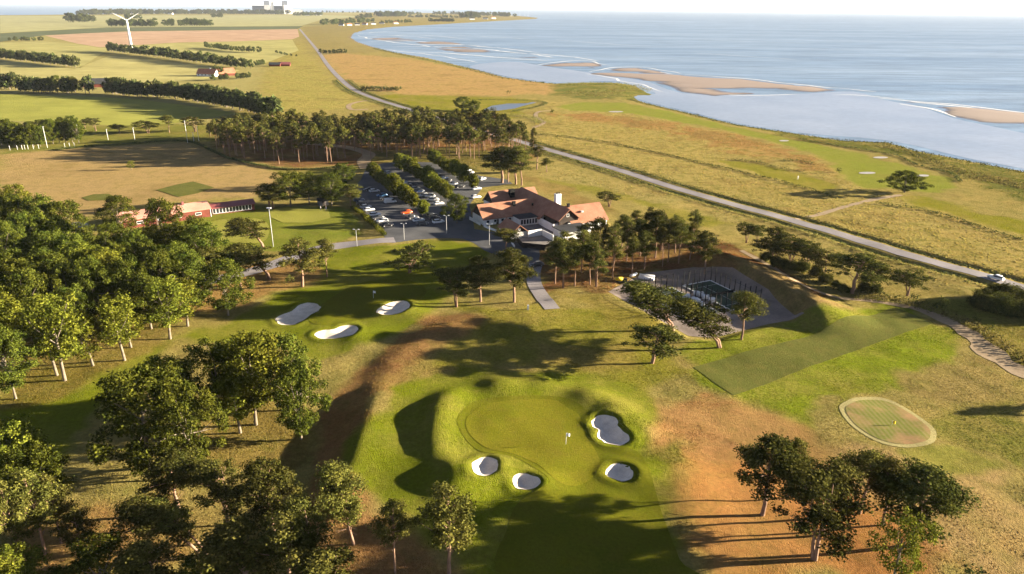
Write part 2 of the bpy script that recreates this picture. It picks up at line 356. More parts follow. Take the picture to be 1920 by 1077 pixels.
coast_road = smooth_poly(G(px([(2300, 660), (2080, 590), (1920, 541), (1845, 518), (1690, 475), (1485, 414), (1280, 357), (1150, 316), (1010, 276), (960, 261), (880, 240), (770, 206), (700, 184), (660, 166), (632, 142), (612, 119), (596, 96), (577, 73), (562, 55)])), False, 8)
ROADL = coast_road[4:120:2]
def HF(P, under=False):
    P = np.asarray(P, float); h = HN(P)
    if under:
        for w in BW.values():
            m = ((P > w.min(0)) & (P < w.max(0))).all(1)
            if m.any(): h[m] -= 0.7*sm((sdf(P[m], w)-.1)/1.1)
    m = (P[:, 1] < 340) & (P[:, 1] > 150) & (P[:, 0] > -60) & (P[:, 0] < 220)
    if m.any():
        d, sg = pdist(P[m], ROADL); h[m] += -1.0*np.exp(-((d-6.3)/1.05)**2)*sm((335-P[m][:, 1])/40)
    s = np.full(len(P), 1e3); m = (P[:, 0] > -9000) & ((P[:, 1] > 250) | (P[:, 0] > 150))
    s[m] = sdf(P[m], LAND)
    w = np.clip(P[:, 1]/25, 12, 80)
    h = h*sm(s/40) + np.where(s > 0, -(1-sm(s/(w*0.8))), -1+np.clip(s/w, -1, 0)*2.5)
    return h

# colour of the ground's own cover (albedo), laid out by patches
cFW = (0.160, 0.185, 0.014); cGR = (0.125, 0.150, 0.022); cDRY = (0.37, 0.255, 0.140); cOR = (0.335, 0.182, 0.088); cOL = (0.30, 0.245, 0.10)
cYG = (0.215, 0.205, 0.030); cBR = (0.265, 0.142, 0.072); cRED = (0.20, 0.095, 0.055); cFL = (0.19, 0.135, 0.042); cDUNE = (0.14, 0.145, 0.045); cHEATH = (0.42, 0.265, 0.135)
cFAR = (0.34, 0.30, 0.14); cSEA = (0.225, 0.245, 0.050)
# (photo outline, colour, soft edge in metres, bumpiness 0..1, weight)
PATCH = [
 ([(0, 23), (560, 20), (700, 20), (560, 60), (500, 130), (480, 200), (420, 225), (300, 250), (0, 240)], cFAR, 15, .4, 1),
 ([(560, 50), (690, 50), (665, 62), (660, 70), (740, 97), (640, 100), (600, 103)], (0.27, 0.22, 0.10), 20, .5, 1),
 ([(420, 225), (480, 200), (520, 105), (560, 75), (620, 150), (700, 195), (560, 215)], (0.33, 0.285, 0.095), 15, .8, 1),
 ([(605, 104), (640, 100), (760, 110), (900, 133), (1000, 150), (1055, 163), (1040, 175), (960, 180), (870, 180), (760, 178), (690, 163), (650, 150), (620, 122)], cHEATH, 14, .7, 1),
 ([(700, 180), (760, 178), (960, 183), (1010, 190), (950, 230), (900, 215), (770, 205)], cYG, 10, .6, 1),
 ([(1040, 155), (1150, 153), (1206, 168), (1227, 176), (1190, 186), (1100, 186), (1040, 178)], (0.135, 0.15, 0.045), 8, 1, 1),
 ([(1010, 190), (1100, 195), (1300, 235), (1500, 300), (1650, 355), (1920, 430), (2100, 500), (2100, 620), (1860, 520), (1490, 405), (1260, 340), (1010, 268)], (0.355, 0.285, 0.115), 14, 1, 1),
 (C2([(1200, 640), (1400, 640), (1700, 670), (1915, 690), (1915, 760), (1700, 720), (1500, 690), (1300, 680)]), cOR, 12, 1, .9),
 (C3([(0, 700), (150, 730), (330, 770), (550, 830), (800, 900), (830, 970), (700, 960), (500, 880), (280, 860), (0, 760)]), cOR, 12, 1, .8),
 (C2([(1180, 600), (1320, 575), (1600, 580), (1915, 640)]).tolist()+C3([(300, 720), (700, 800), (1050, 880), (1350, 960), (1520, 1000), (1540, 1050), (1400, 1075), (1000, 1060), (860, 950), (750, 870), (500, 790), (200, 720), (0, 690)]).tolist()+C2([(1600, 635), (1300, 620)]).tolist(), cSEA, 5, .3, 1),
 (C3([(200, 900), (420, 920), (700, 980), (850, 1040), (800, 1075), (500, 1000), (300, 950)]), cYG, 6, .4, .9),
 ([(1681, 367), (1740, 372), (1815, 393), (1920, 413), (2050, 440), (2050, 475), (1920, 443), (1781, 403), (1700, 385)], cYG, 6, .4, 1),
 ([(1290, 209), (1514, 255), (1665, 268), (1715, 283), (1815, 301), (1920, 322), (2150, 378), (2150, 450), (1920, 375), (1830, 345), (1745, 305), (1650, 285), (1500, 262)], cDUNE, 7, 1, 1),
 ([(1350, 355), (1450, 345), (1560, 362), (1480, 375)], (0.30, 0.24, 0.09), 10, 1, .6), ([(1600, 420), (1800, 440), (1900, 500), (1750, 470)], (0.30, 0.235, 0.085), 12, 1, .6),
 ([(1700, 400), (1800, 410), (1920, 450), (1920, 480), (1800, 440)], (0.30, 0.22, 0.10), 8, 1, .6),
 ([(1000, 300), (1100, 325), (1300, 380), (1480, 430), (1700, 500), (1850, 535), (1800, 560), (1640, 520), (1480, 455), (1330, 410), (1160, 370), (1010, 345)], (0.34, 0.28, 0.12), 6, .9, 1),
 ([(1010, 335), (1100, 345), (1300, 400), (1400, 425), (1300, 420), (1150, 370), (1040, 350)], cYG, 6, .6, .8),
 ([(980, 330), (1060, 350), (1150, 395), (1120, 400), (1000, 350)], (0.27, 0.185, 0.08), 5, .7, .9),
 ([(0, 290), (160, 277), (350, 267), (418, 294), (500, 315), (540, 330), (470, 374), (390, 373), (240, 388), (110, 418), (0, 380)], (0.385, 0.265, 0.145), 5, .5, 1),
 ([(500, 318), (660, 312), (660, 330), (560, 335)], (0.22, 0.2, 0.055), 5, .6, 1),
 ([(0, 245), (150, 235), (340, 232), (420, 240), (420, 265), (350, 265), (160, 275), (0, 290)], (0.18, 0.18, 0.045), 6, .5, 1),
 ([(400, 250), (560, 250), (760, 240), (980, 265), (1000, 300), (900, 312), (700, 310), (560, 318), (440, 300)], cRED, 8, .9, 1),
 ([(690, 285), (800, 275), (980, 285), (980, 318), (880, 322), (700, 305)], (0.13, 0.125, 0.04), 8, .9, .8),
 ([(120, 440), (260, 440), (380, 400), (470, 385), (640, 388), (690, 440), (560, 470), (460, 472), (380, 470), (250, 485), (130, 480)], (0.165, 0.195, 0.030), 3, .3, 1),
 ([(570, 480), (800, 452), (868, 456), (905, 475), (890, 520), (830, 560), (790, 600), (735, 635), (690, 650), (600, 672), (540, 650), (430, 640), (330, 640), (300, 690), (180, 760), (110, 880), (90, 920), (0, 920), (0, 700), (220, 660), (420, 600), (490, 560), (590, 535)], cFW, 4, .4, 1),
 ([(340, 520), (470, 500), (600, 480), (600, 525), (500, 545), (480, 575), (330, 600)], cOR, 4, .8, .8),
 ([(0, 640), (200, 600), (330, 610), (320, 650), (200, 690), (120, 740), (0, 760)], cFL, 5, .8, .8),
 ([(330, 740), (560, 740), (600, 850), (560, 900), (300, 900)], cFL, 5, .9, .8),
 ([(100, 960), (330, 920), (420, 1077), (0, 1077), (0, 980)], cOR, 6, .9, .8),
 ([(820, 590), (900, 585), (960, 600), (880, 645), (770, 690), (710, 750), (680, 840), (700, 960), (800, 1010), (880, 1090), (540, 1090), (580, 900), (600, 800), (640, 720), (720, 645)], cBR, 4, .6, 1),
 ([(690, 720), (780, 680), (900, 655), (960, 640), (1000, 660), (900, 690), (790, 715), (720, 760)], (0.29, 0.19, 0.075), 5, .8, .7),
 ([(860, 570), (1000, 575), (1180, 580), (1240, 650), (1300, 700), (1200, 730), (1060, 700), (900, 690), (780, 700), (800, 660), (900, 600)], cYG, 5, .7, .9),
 ([(1000, 640), (1180, 660), (1180, 690), (1000, 690)], (0.28, 0.20, 0.075), 4, .8, .6),
 ([(1030, 545), (1140, 555), (1270, 640), (1220, 650), (1130, 590)], (0.26, 0.21, 0.055), 3, .7, .8),
 ([(1000, 470), (1150, 470), (1340, 450), (1400, 470), (1560, 560), (1540, 580), (1400, 505), (1200, 510), (1130, 545), (1010, 545)], cRED, 4, .9, 1),
 ([(1370, 480), (1440, 500), (1530, 555), (1620, 580), (1560, 600), (1480, 560), (1390, 515)], (0.30, 0.21, 0.115), 3, .7, .9),
 ([(1270, 660), (1420, 615), (1560, 575), (1640, 560), (1690, 570), (1790, 620), (1800, 690), (1720, 720), (1560, 750), (1520, 800), (1420, 760), (1320, 720)], (0.185, 0.225, 0.020), 4, .6, 1),
 ([(1550, 720), (1600, 720), (1620, 760), (1600, 800), (1560, 790)], cFW, 4, .7, .8),
 ([(1740, 780), (1930, 720), (1930, 880), (1830, 870)], cGR, 6, .7, .7),
 ([(1680, 700), (1930, 640), (1930, 760), (1760, 760)], (0.29, 0.22, 0.10), 6, .7, .9),
 ([(1860, 560), (1750, 560), (1700, 575), (1840, 640), (1870, 670), (2000, 720), (2000, 640)], (0.20, 0.20, 0.04), 4, 1, .9),
 ([(1195, 795), (1300, 740), (1450, 780), (1560, 840), (1700, 900), (1920, 980), (1930, 1090), (1300, 1090), (1250, 950), (1222, 870)], cOR, 6, .55, 1),
 ([(1560, 840), (1740, 840), (1930, 900), (1930, 1090), (1740, 1090), (1700, 960), (1600, 900)], cDRY, 8, .6, 1),
 ([(1230, 960), (1330, 930), (1400, 1000), (1500, 1090), (1290, 1090)], cGR, 6, .8, .35), ([(1215, 850), (1280, 830), (1330, 900), (1260, 930)], cGR, 5, .9, .7),
 ([(1270, 960), (1330, 860), (1450, 850), (1640, 940), (1740, 1000), (1760, 1090), (1340, 1090)], (0.38, 0.175, 0.075), 6, .42, .9), ([(1230, 770), (1330, 760), (1470, 800), (1480, 840), (1340, 850)], (0.37, 0.20, 0.105), 7, .45, .7),
 ([(1700, 850), (1800, 850), (1860, 870), (1800, 890), (1740, 870)], (0.17, 0.20, 0.03), 4, .5, .8),
 ([(690, 790), (740, 730), (820, 700), (900, 690), (1060, 700), (1180, 722), (1230, 780), (1220, 850), (1250, 950), (1290, 1090), (890, 1090), (740, 960), (672, 880), (668, 830)], cFW, 4, .5, 1),
]
def warp(P, a=1.0): return (fbm(P, 1/9., 21, 3)-0.5)*2*a
GA = 0.80
def cover(P):
    c = np.tile(np.array([*cOL, .7]), (len(P), 1)); wp = warp(P)
    for poly, colr, soft, rg, wt in PATCH:
        w = GH(px(poly), H0); lo, hi = w.min(0)-soft*3, w.max(0)+soft*3
        m = ((P > lo) & (P < hi)).all(1)
        if not m.any(): continue
        s = sdf(P[m], w)+wp[m]*soft*1.3; k = (sm((s+soft*.5)/soft)*wt)[:, None]
        c[m] = c[m]*(1-k)+np.array([*colr, rg])*k
    return c
def ground():
    def axis(lo, hi, step, far_lo, far_hi, g):
        a = list(np.arange(lo, hi, step)); s = step; x = a[-1]
        while x < far_hi: s *= g; x += s; a.append(x)
        s = step; x = lo; pre = []
        while x > far_lo: s *= g; x -= s; pre.append(x)
        return np.array(pre[::-1]+a)
    xs = axis(-112, 112, 0.6, -9000, 9000, 1.024); ys = axis(72, 292, 0.6, -300, 9000, 1.020)
    X, Y = np.meshgrid(xs, ys); P = np.stack([X.ravel(), Y.ravel()], 1)
    h = HF(P, True); V = np.column_stack([P, h])
    nx, ny = len(xs), len(ys); i = np.arange(nx*ny).reshape(ny, nx)
    Fq = np.stack([i[:-1, :-1], i[:-1, 1:], i[1:, 1:], i[1:, :-1]], -1).reshape(-1, 4)
    me = npmesh('ground', V, Fq, True)
    c = cover(P)
    lp = sdf(P, LAND); m = lp < 0; c[m] = (0.28, 0.2, 0.15, .2)
    m = (lp >= 0) & (lp < 8) & (P[:, 1] > 1200); c[m] = (0.25, 0.19, 0.14, .3)
    at = me.color_attributes.new('cover', 'FLOAT_COLOR', 'POINT'); at.data.foreach_set('color', c.astype(np.float32).ravel())
    m, t, o = newmat('meadow'); co = objco(t); d = t.nodes.new('ShaderNodeBsdfDiffuse')
    a = t.nodes.new('ShaderNodeAttribute'); a.attribute_name = 'cover'
    n1 = noise_node(t, 0.045, 6, co, .72); n2 = noise_node(t, 0.20, 5, co, .7); n3 = noise_node(t, 1.3, 4, co, .7); n4 = noise_node(t, 0.9, 4, co, .7)
    # drier and greener tufts inside every patch
    k = mathn(t, 'MULTIPLY', a.outputs['Alpha'], 0.95)
    base = a.outputs['Color']
    dry = mixc(t, 0.65, base, (0.40, 0.29, 0.12)); grn = mixc(t, 0.7, base, (0.10, 0.115, 0.022))
    c1 = mixc(t, mathn(t, 'MULTIPLY', ramp(t, n1, (0, 0, 0), (1, 1, 1), 0.44, 0.62), k), base, dry)
    c1 = mixc(t, mathn(t, 'MULTIPLY', ramp(t, n2, (0, 0, 0), (1, 1, 1), 0.47, 0.66), k), c1, grn)
    n7 = noise_node(t, 0.028, 5, co, .7); c1 = mixc(t, mathn(t, 'MULTIPLY', ramp(t, n7, (0, 0, 0), (1, 1, 1), 0.53, 0.64), mathn(t, 'MULTIPLY', k, .7)), c1, (0.20, 0.14, 0.06))
    c1 = mixc(t, mathn(t, 'MULTIPLY', ramp(t, n4, (0, 0, 0), (1, 1, 1), 0.55, 0.75), mathn(t, 'MULTIPLY', k, .6)), c1, dry)
    c1 = mixc(t, mathn(t, 'ADD', mathn(t, 'MULTIPLY', a.outputs['Alpha'], .5), .3), c1, ramp(t, n3, (0.5,)*3, (1.5,)*3, 0.25, 0.75), 'MULTIPLY')
    c1 = mixc(t, 1.0, c1, (GA, GA, GA*.78), 'MULTIPLY'); t.links.new(c1, d.inputs[0])
    n5 = noise_node(t, 5.5, 2, co, .6)                        # blades and tussocks
    hsum = mathn(t, 'ADD', mathn(t, 'MULTIPLY', n5, .38), mathn(t, 'MULTIPLY', mathn(t, 'ADD', n3, n2), mathn(t, 'MULTIPLY', a.outputs['Alpha'], .5)))
    t.links.new(bump(t, hsum, 1.0, 1.0), d.inputs['Normal'])
    t.links.new(d.outputs[0], o.inputs[0])
    tag(link('ground', me, m), kind='structure')
ground()

def sea_sheet():
    pts = G(px([(0, 12), (1919, 34)]), -1)
    V = [(-90000, -2000, -1), (90000, -2000, -1), (90000, 90000, -1), (-90000, 90000, -1)]
    me = npmesh('sea', V, [(0, 1, 2, 3)])
    m, t, o = newmat('sea_water'); p = t.nodes.new('ShaderNodeBsdfPrincipled'); co = objco(t)
    mp = t.nodes.new('ShaderNodeMapping'); mp.inputs['Scale'].default_value = (1, 1, 1); mp.inputs['Rotation'].default_value = (0, 0, R(-25)); t.links.new(co, mp.inputs[0])
    st = t.nodes.new('ShaderNodeMapping'); st.inputs['Scale'].default_value = (0.35, 1.6, 1); st.inputs['Rotation'].default_value = (0, 0, R(18)); t.links.new(co, st.inputs[0])
    n = noise_node(t, 0.0035, 5, st.outputs[0]); w = noise_node(t, 0.12, 4, mp.outputs[0]); w2 = noise_node(t, 0.6, 3, mp.outputs[0])
    rp = t.nodes.new('ShaderNodeMapping'); rp.inputs['Scale'].default_value = (0.22, 1.0, 1); rp.inputs['Rotation'].default_value = (0, 0, R(-12)); t.links.new(co, rp.inputs[0]); n6 = noise_node(t, 0.045, 4, rp.outputs[0], .7)
    c = ramp(t, n, (0.155, 0.235, 0.345), (0.25, 0.335, 0.445), 0.35, 0.65); c = mixc(t, .75, c, ramp(t, n6, (.62,)*3, (1.4,)*3, .3, .7), 'MULTIPLY')
    t.links.new(c, p.inputs['Base Color']); p.inputs['Roughness'].default_value = 0.45; p.inputs['IOR'].default_value = 1.33; p.inputs['Specular IOR Level'].default_value = 0.22
    t.links.new(bump(t, mathn(t, 'ADD', w, mathn(t, 'MULTIPLY', w2, .35)), 0.55, 0.9), p.inputs['Normal'])
    t.links.new(p.outputs[0], o.inputs[0]); tag(link('sea', me, m), kind='structure')
sea_sheet()

# ------------------------------------------------------------------ sheets laid on the ground
def sheet(name, poly_w, mat, off=0.04, step=1.0, edge=None, hf=lambda A: HF(A, True), z=None):
    poly_w = np.asarray(poly_w); b = []
    n = len(poly_w)
    for i in range(n):
        p, q = poly_w[i], poly_w[(i+1) % n]; L = np.linalg.norm(q-p); k = max(1, int(L/(edge or step)))
        for j in range(k): b.append(p+(q-p)*j/k)
    b = np.array(b); lo, hi = b.min(0), b.max(0)
    gx, gy = np.meshgrid(np.arange(lo[0], hi[0], step), np.arange(lo[1], hi[1], step)); g = np.stack([gx.ravel(), gy.ravel()], 1)
    if len(g): g = g[sdf(g, poly_w) > step*0.35]
    pts = [Vector(p) for p in np.vstack([b, g]) ] if len(g) else [Vector(p) for p in b]
    ed = [(i, (i+1) % len(b)) for i in range(len(b))]
    v, e, f, *_ = delaunay_2d_cdt(pts, ed, [], 1, 1e-5)
    A = np.array([tuple(p) for p in v]); zz = hf(A)+off if z is None else np.full(len(A), z)
    f = [t for t in f if len(t) == 3]
    me = npmesh(name, np.column_stack([A, zz]), np.array(f), True)
    me.polygons.foreach_set('use_smooth', np.ones(len(f), bool))
    o = link(name, me, mat); return tag(o, kind='structure')
def ribbon(line_w, width, rag=0.0):
    line_w = np.asarray(line_w); d = np.gradient(line_w, axis=0); d /= np.linalg.norm(d, axis=1)[:, None]; n = np.column_stack([-d[:, 1], d[:, 0]])
    w = np.asarray(width)/2*np.ones(len(line_w)); w = w*(1+rag*(vnoise(line_w, .45, 33)-.5)*2); return np.vstack([line_w+n*w[:, None], (line_w-n*w[:, None])[::-1]])
M['green'] = turf_mat('green_turf', (0.165, 0.175, 0.024), (0.205, 0.195, 0.034), (0.185, 0.165, 0.04), 0.06, 0.12)
M['collar'] = turf_mat('collar_turf', (0.125, 0.14, 0.02), (0.16, 0.165, 0.026), (0.15, 0.145, 0.03), 0.15, 0.1)
M['fairway'] = turf_mat('fairway_turf', (0.135, 0.16, 0.02), (0.165, 0.18, 0.025), (0.15, 0.16, 0.025), 0.2, 0.06)
M['tee'] = turf_mat('tee_turf', (0.112, 0.126, 0.06), (0.142, 0.15, 0.075), (0.165, 0.155, 0.085), 0.2, 0.06)
M['lawn'] = turf_mat('lawn_turf', (0.27, 0.28, 0.10), (0.30, 0.30, 0.12), (0.29, 0.28, 0.12), 0.1, 0.06)
def field_mat(name, c1, c2, ang, sc=0.12):
    m, t, o = newmat(name); co = objco(t); d = t.nodes.new('ShaderNodeBsdfDiffuse')
    mp = t.nodes.new('ShaderNodeMapping'); mp.inputs['Rotation'].default_value = (0, 0, R(ang)); mp.inputs['Scale'].default_value = (0.06, 1, 1); t.links.new(co, mp.inputs[0])
    n = noise_node(t, sc, 4, mp.outputs[0]); b = noise_node(t, 0.006, 4, co)
    c = mixc(t, 0.5, ramp(t, n, c1, c2), ramp(t, b, c1, c2)); c = mixc(t, .8, c, ramp(t, noise_node(t, .02, 6, co, .72), (.72,)*3, (1.25,)*3, .3, .7), 'MULTIPLY'); c = mixc(t, 1.0, c, (.88, .90, .76), 'MULTIPLY'); t.links.new(c, d.inputs[0]); t.links.new(bump(t, mathn(t, 'MULTIPLY', noise_node(t, 4.0, 2, co), .5), 1.0, 1.0), d.inputs['Normal']); t.links.new(d.outputs[0], o.inputs[0]); return m
def up(ps): return G(px(ps))
# farmland
sheet('ploughed_field', up([(84, 67), (160, 63), (241, 59.5), (400, 57.5), (558, 55), (561, 69), (548, 74), (440, 78), (334, 80), (187, 89), (144, 82)]), field_mat('bare_pink_soil', (0.40, 0.25, 0.19), (0.50, 0.34, 0.27), 8), .12, 60)
sheet('potato_field', up([(0, 63), (200, 52), (400, 50.5), (568, 49.5), (558, 54.5), (400, 57), (241, 59), (84, 66.5), (20, 76), (0, 79)]), field_mat('dark_leaf_crop', (0.10, 0.115, 0.075), (0.145, 0.155, 0.10), 8), .12, 60)
sheet('pale_crop_field', up([(0, 30.5), (180, 29.5), (430, 29), (600, 28.5), (690, 31), (600, 38), (565, 49), (400, 50), (200, 51.5), (0, 62)]), field_mat('pale_barley', (0.34, 0.32, 0.18), (0.39, 0.36, 0.21), 8), .10, 150)
sheet('barley_field', up([(0, 80), (80, 78), (143, 83), (187, 90), (334, 81), (548, 75), (560, 95), (480, 125), (250, 100), (200, 95), (150, 128), (90, 112), (0, 100)]), field_mat('barley', (0.33, 0.30, 0.13), (0.40, 0.355, 0.165), 15), .12, 40)
sheet('wheat_field', up([(0, 112), (140, 130), (205, 105), (330, 118), (450, 132), (400, 150), (200, 158), (170, 150), (40, 150), (0, 146)]), field_mat('wheat', (0.37, 0.325, 0.145), (0.43, 0.375, 0.18), 15), .12, 30)
sheet('green_crop_field', up([(0, 177), (150, 181), (250, 186), (334, 196), (445, 213), (400, 220), (320, 233), (230, 236), (167, 234), (0, 226)]), field_mat('young_green_crop', (0.275, 0.275, 0.07), (0.335, 0.32, 0.09), 12), .10, 20)
# roads
sheet('coast_road', ribbon(coast_road, 5.8), M['road'], .09, 6, 4)
club_lane = smooth_poly(GH(px([(0, 620), (60, 608), (130, 596), (250, 562), (370, 532), (480, 507), (560, 479), (610, 465), (680, 455), (740, 450)]), H0), False, 6)
sheet('club_lane', ribbon(club_lane, 6.0), M['road'], .06, 1.5, 1.2)
sheet('car_park', GH(px([(664, 352), (676, 338), (684, 322), (692, 312), (720, 306), (760, 303), (830, 306), (900, 330), (950, 337), (962, 345), (905, 352), (880, 385), (890, 430), (960, 442), (1010, 452), (1012, 480), (1008, 500), (965, 485), (935, 480), (908, 470), (888, 456), (868, 448), (820, 447), (780, 450), (735, 456), (722, 445), (700, 420), (672, 380)]), H0), M['asphalt'], .05, 1.5, 1.2)
path = smooth_poly(GH(px([(1005, 497), (1000, 515), (1003, 535), (1016, 556), (1036, 580)]), H0), False, 5)
sheet('cart_path', ribbon(path, 4.2), M['road'], .09, 1.0, 1.0)
sheet('sand_drive', ribbon(smooth_poly(G(px([(688, 316), (682, 302), (690, 288), (640, 275), (560, 268)])), False, 5), 7), M['dirt'], .07, 2, 2)
sheet('gravel_yard', GH(px([(1140, 547), (1188, 522), (1212, 512), (1300, 502), (1372, 512), (1440, 549), (1508, 588), (1440, 608), (1340, 634), (1290, 630)]), H0), M['gravel'], .05, 1.0, .8)
track = smooth_poly(GH(px([(1390, 470), (1440, 497), (1500, 532), (1560, 556), (1640, 565), (1720, 580), (1780, 604), (1830, 636), (1870, 672), (1960, 720)]), H0), False, 6)
sheet('dirt_track', ribbon(track, np.interp(np.linspace(0, 1, len(track)), [0, .5, .75, .9, 1], [2.0, 2.4, 5.0, 6.5, 5.0]), .35), M['dirt'], .06, 1.0, .8)
sheet('heath_path', ribbon(smooth_poly(G(px([(1494, 412), (1530, 404), (1580, 389), (1640, 374), (1690, 366)])), False, 5), 2.6, .4), M['dirt'], .08, 2, 2)
sheet('farm_track', ribbon(smooth_poly(G(px([(690, 205), (660, 206), (655, 197), (680, 190), (705, 190)])), False, 5), 4), M['dirt'], .08, 3, 3)
sheet('creek_path', ribbon(smooth_poly(G(px([(1035, 208), (1010, 210), (1005, 219), (1020, 230), (1000, 240)])), False, 5), 3.0), M['dirt'], .08, 3, 3)
# golf turf
green_o = C8([(697, 225), (730, 175), (800, 130), (900, 108), (1080, 95), (1200, 103), (1270, 145), (1335, 190), (1362, 290), (1420, 375), (1450, 450), (1425, 520), (1335, 580), (1245, 572), (1180, 530), (1100, 462), (960, 402), (820, 372), (725, 300)])
collar_o = C8([(650, 225), (675, 165), (750, 108), (880, 84), (1080, 74), (1230, 84), (1330, 120), (1395, 190), (1375, 260), (1450, 360), (1640, 380), (1720, 470), (1760, 600), (1800, 740), (1900, 1000), (1950, 1100), (930, 1100), (940, 800), (990, 680), (1100, 610), (1170, 560), (1080, 480), (950, 415), (800, 398), (705, 330)])
sheet('green_collar', GH(smooth_poly(collar_o, True, 5), H0), M['collar'], .04, .8, .6)
sheet('putting_green', GH(smooth_poly(green_o, True, 6), H0), M['green'], .075, .8, .5)
tee_o = px([(1300, 689), (1400, 659), (1540, 618), (1678, 577), (1716, 592), (1750, 607), (1600, 660), (1480, 703), (1376, 742), (1335, 715)])
sheet('long_tee', GH(tee_o, H0), M['tee'], .06, .9, .7)
ring_o = px([(1577, 767), (1592, 753), (1614, 747), (1658, 749), (1698, 767), (1745, 800), (1752, 820), (1740, 832), (1698, 838), (1648, 828), (1601, 800)])
cen = ring_o.mean(0)
M['ring'] = turf_mat('pale_collar', (0.36, 0.33, 0.30), (0.42, 0.38, 0.34), (0.38, 0.33, 0.30), .1, .1)
def stripes():
    m, t, o = newmat('striped_green'); co = objco(t); d = t.nodes.new('ShaderNodeBsdfDiffuse'); w = t.nodes.new('ShaderNodeTexWave'); w.inputs['Scale'].default_value = 0.32
    w.inputs['Distortion'].default_value = .6; t.links.new(co, w.inputs[0]); n = noise_node(t, .12, 4, co); f = noise_node(t, 2, 3, co)
    c = mixc(t, w.outputs[1], (0.15, 0.16, 0.035), (0.20, 0.185, 0.07)); c = mixc(t, ramp(t, n, (0, 0, 0), (1, 1, 1), .45, .62), c, (0.31, 0.20, 0.10))
    c = mixc(t, .5, c, ramp(t, f, (.7,)*3, (1.25,)*3, .2, .8), 'MULTIPLY'); t.links.new(c, d.inputs[0]); t.links.new(d.outputs[0], o.inputs[0]); return m
sheet('green_apron', GH(smooth_poly(cen+(ring_o-cen)*1.04, True, 6), H0), M['ring'], .05, .9, .6)
sheet('practice_green', GH(smooth_poly(cen+(ring_o-cen)*0.91, True, 6), H0), stripes(), .09, .9, .6)
sheet('upper_green', GH(smooth_poly(px([(580, 597), (620, 560), (680, 530), (760, 525), (800, 545), (770, 570), (700, 592), (650, 606), (600, 610)]), True, 5), H0), M['collar'], .05, 1, .8)
sheet('range_tee', up([(293, 357), (330, 347), (362, 341), (402, 352), (370, 363), (335, 370)]), M['tee'], .12, 2, 1)
sheet('target_green', up([(153, 371), (175, 365), (205, 364), (215, 370), (200, 376), (165, 377)]), M['tee'], .1, 2, 1)
sheet('chipping_green', up([(505, 393), (540, 388), (580, 388), (615, 392), (620, 410), (585, 418), (530, 418), (508, 408)]), M['lawn'], .1, 2, 1)
sheet('practice_lawn', GH(smooth_poly(px([(392, 418), (440, 410), (490, 412), (505, 430), (490, 455), (420, 453), (390, 440)]), True, 4), H0), M['lawn'], .05, 2, 1)
BN = {'right_top': 'two lobed sand bunker on the upper right of the green', 'right_low': 'round sand bunker below right of the green', 'left': 'round sand bunker on the lower left of the green',
      'mid': 'round sand bunker nearest the shaded fairway below the green', 'kidney': 'kidney shaped sand bunker beside the oak wood', 'bean': 'bean shaped sand bunker on the right of the shaded upper green', 'long': 'long narrow sand bunker in front of the upper green'}
for k, w in BW.items():
    o = sheet('sand_bunker', w, M['sand'], .06, .5, .35, HN); tag(o, BN[k], 'bunker', 'sand bunkers')
def oval(cx, cy, rx, ry): return up([(cx+rx*math.cos(a), cy+ry*math.sin(a)) for a in np.linspace(0, 6.283, 17)[:-1]])
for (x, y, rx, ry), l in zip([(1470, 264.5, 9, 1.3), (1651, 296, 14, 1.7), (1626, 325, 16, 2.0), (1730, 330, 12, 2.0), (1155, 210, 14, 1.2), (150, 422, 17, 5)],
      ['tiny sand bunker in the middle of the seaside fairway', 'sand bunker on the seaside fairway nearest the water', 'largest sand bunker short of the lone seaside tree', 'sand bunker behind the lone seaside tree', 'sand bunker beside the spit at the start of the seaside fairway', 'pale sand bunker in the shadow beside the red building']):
    tag(sheet('sand_bunker', oval(x, y, rx, ry), M['sand_shade'], .14, 2, 1), l, 'bunker', 'sand bunkers')
M['pond'] = rough_mat('pond_water', (0.07, 0.085, 0.10), (0.12, 0.135, 0.15), .05, .5, 0.3, .2, .08, .35)
sheet('pond', up([(905, 207), (922, 199), (950, 195), (985, 194.5), (1000, 192), (1006, 193), (985, 198), (965, 204), (935, 208)]), M['pond'], .12, 4, 3)
# sandbars: low lenses of sand standing out of the shallows
def sandbar(pts, h=0.5):
    w = smooth_poly(G(px(pts), -1), True, 5); w = w+(np.column_stack([vnoise(w, .06, 5), vnoise(w, .06, 8)])-.5)*14+(np.column_stack([vnoise(w, .15, 25), vnoise(w, .15, 28)])-.5)*8
    sheet('sandbar', w, M['wet_sand'], 0, 9, 5, lambda A: -1.07+h*sm((sdf(A, w))/18)*sm((fbm(A*np.array([.45, 1.8]), 1/55., 40, 4)-.36)/.20))
sandbar([(1015, 124), (1058, 117), (1108, 117), (1138, 124), (1120, 128), (1075, 126)])
sandbar([(1108, 137), (1158, 129), (1208, 129), (1280, 142), (1390, 149), (1480, 159), (1547, 165), (1583, 170), (1514, 175), (1414, 177.5), (1330, 180), (1280, 174), (1208, 151), (1135, 144.5)], .7)
sandbar([(1654, 187), (1741, 193.5), (1815, 201), (1925, 213), (2050, 228), (2050, 275), (1920, 249), (1848, 234), (1788, 221), (1775, 208), (1715, 198)], .7)
for p in ([(815, 91), (870, 88), (925, 95), (905, 99), (850, 98)], [(940, 105), (990, 103), (1020, 108), (970, 109)], [(775, 80), (830, 78), (870, 83), (820, 85)], [(690, 73), (745, 71), (790, 76), (735, 78)], [(1190, 181), (1210, 179), (1222, 183), (1232, 192), (1215, 191), (1196, 186)]): sandbar(p, .4)
M['lagoon'] = rough_mat('calm_shallows', (0.22, 0.265, 0.325), (0.32, 0.355, 0.41), .012, .2, 0.3, .15, .08, .35)
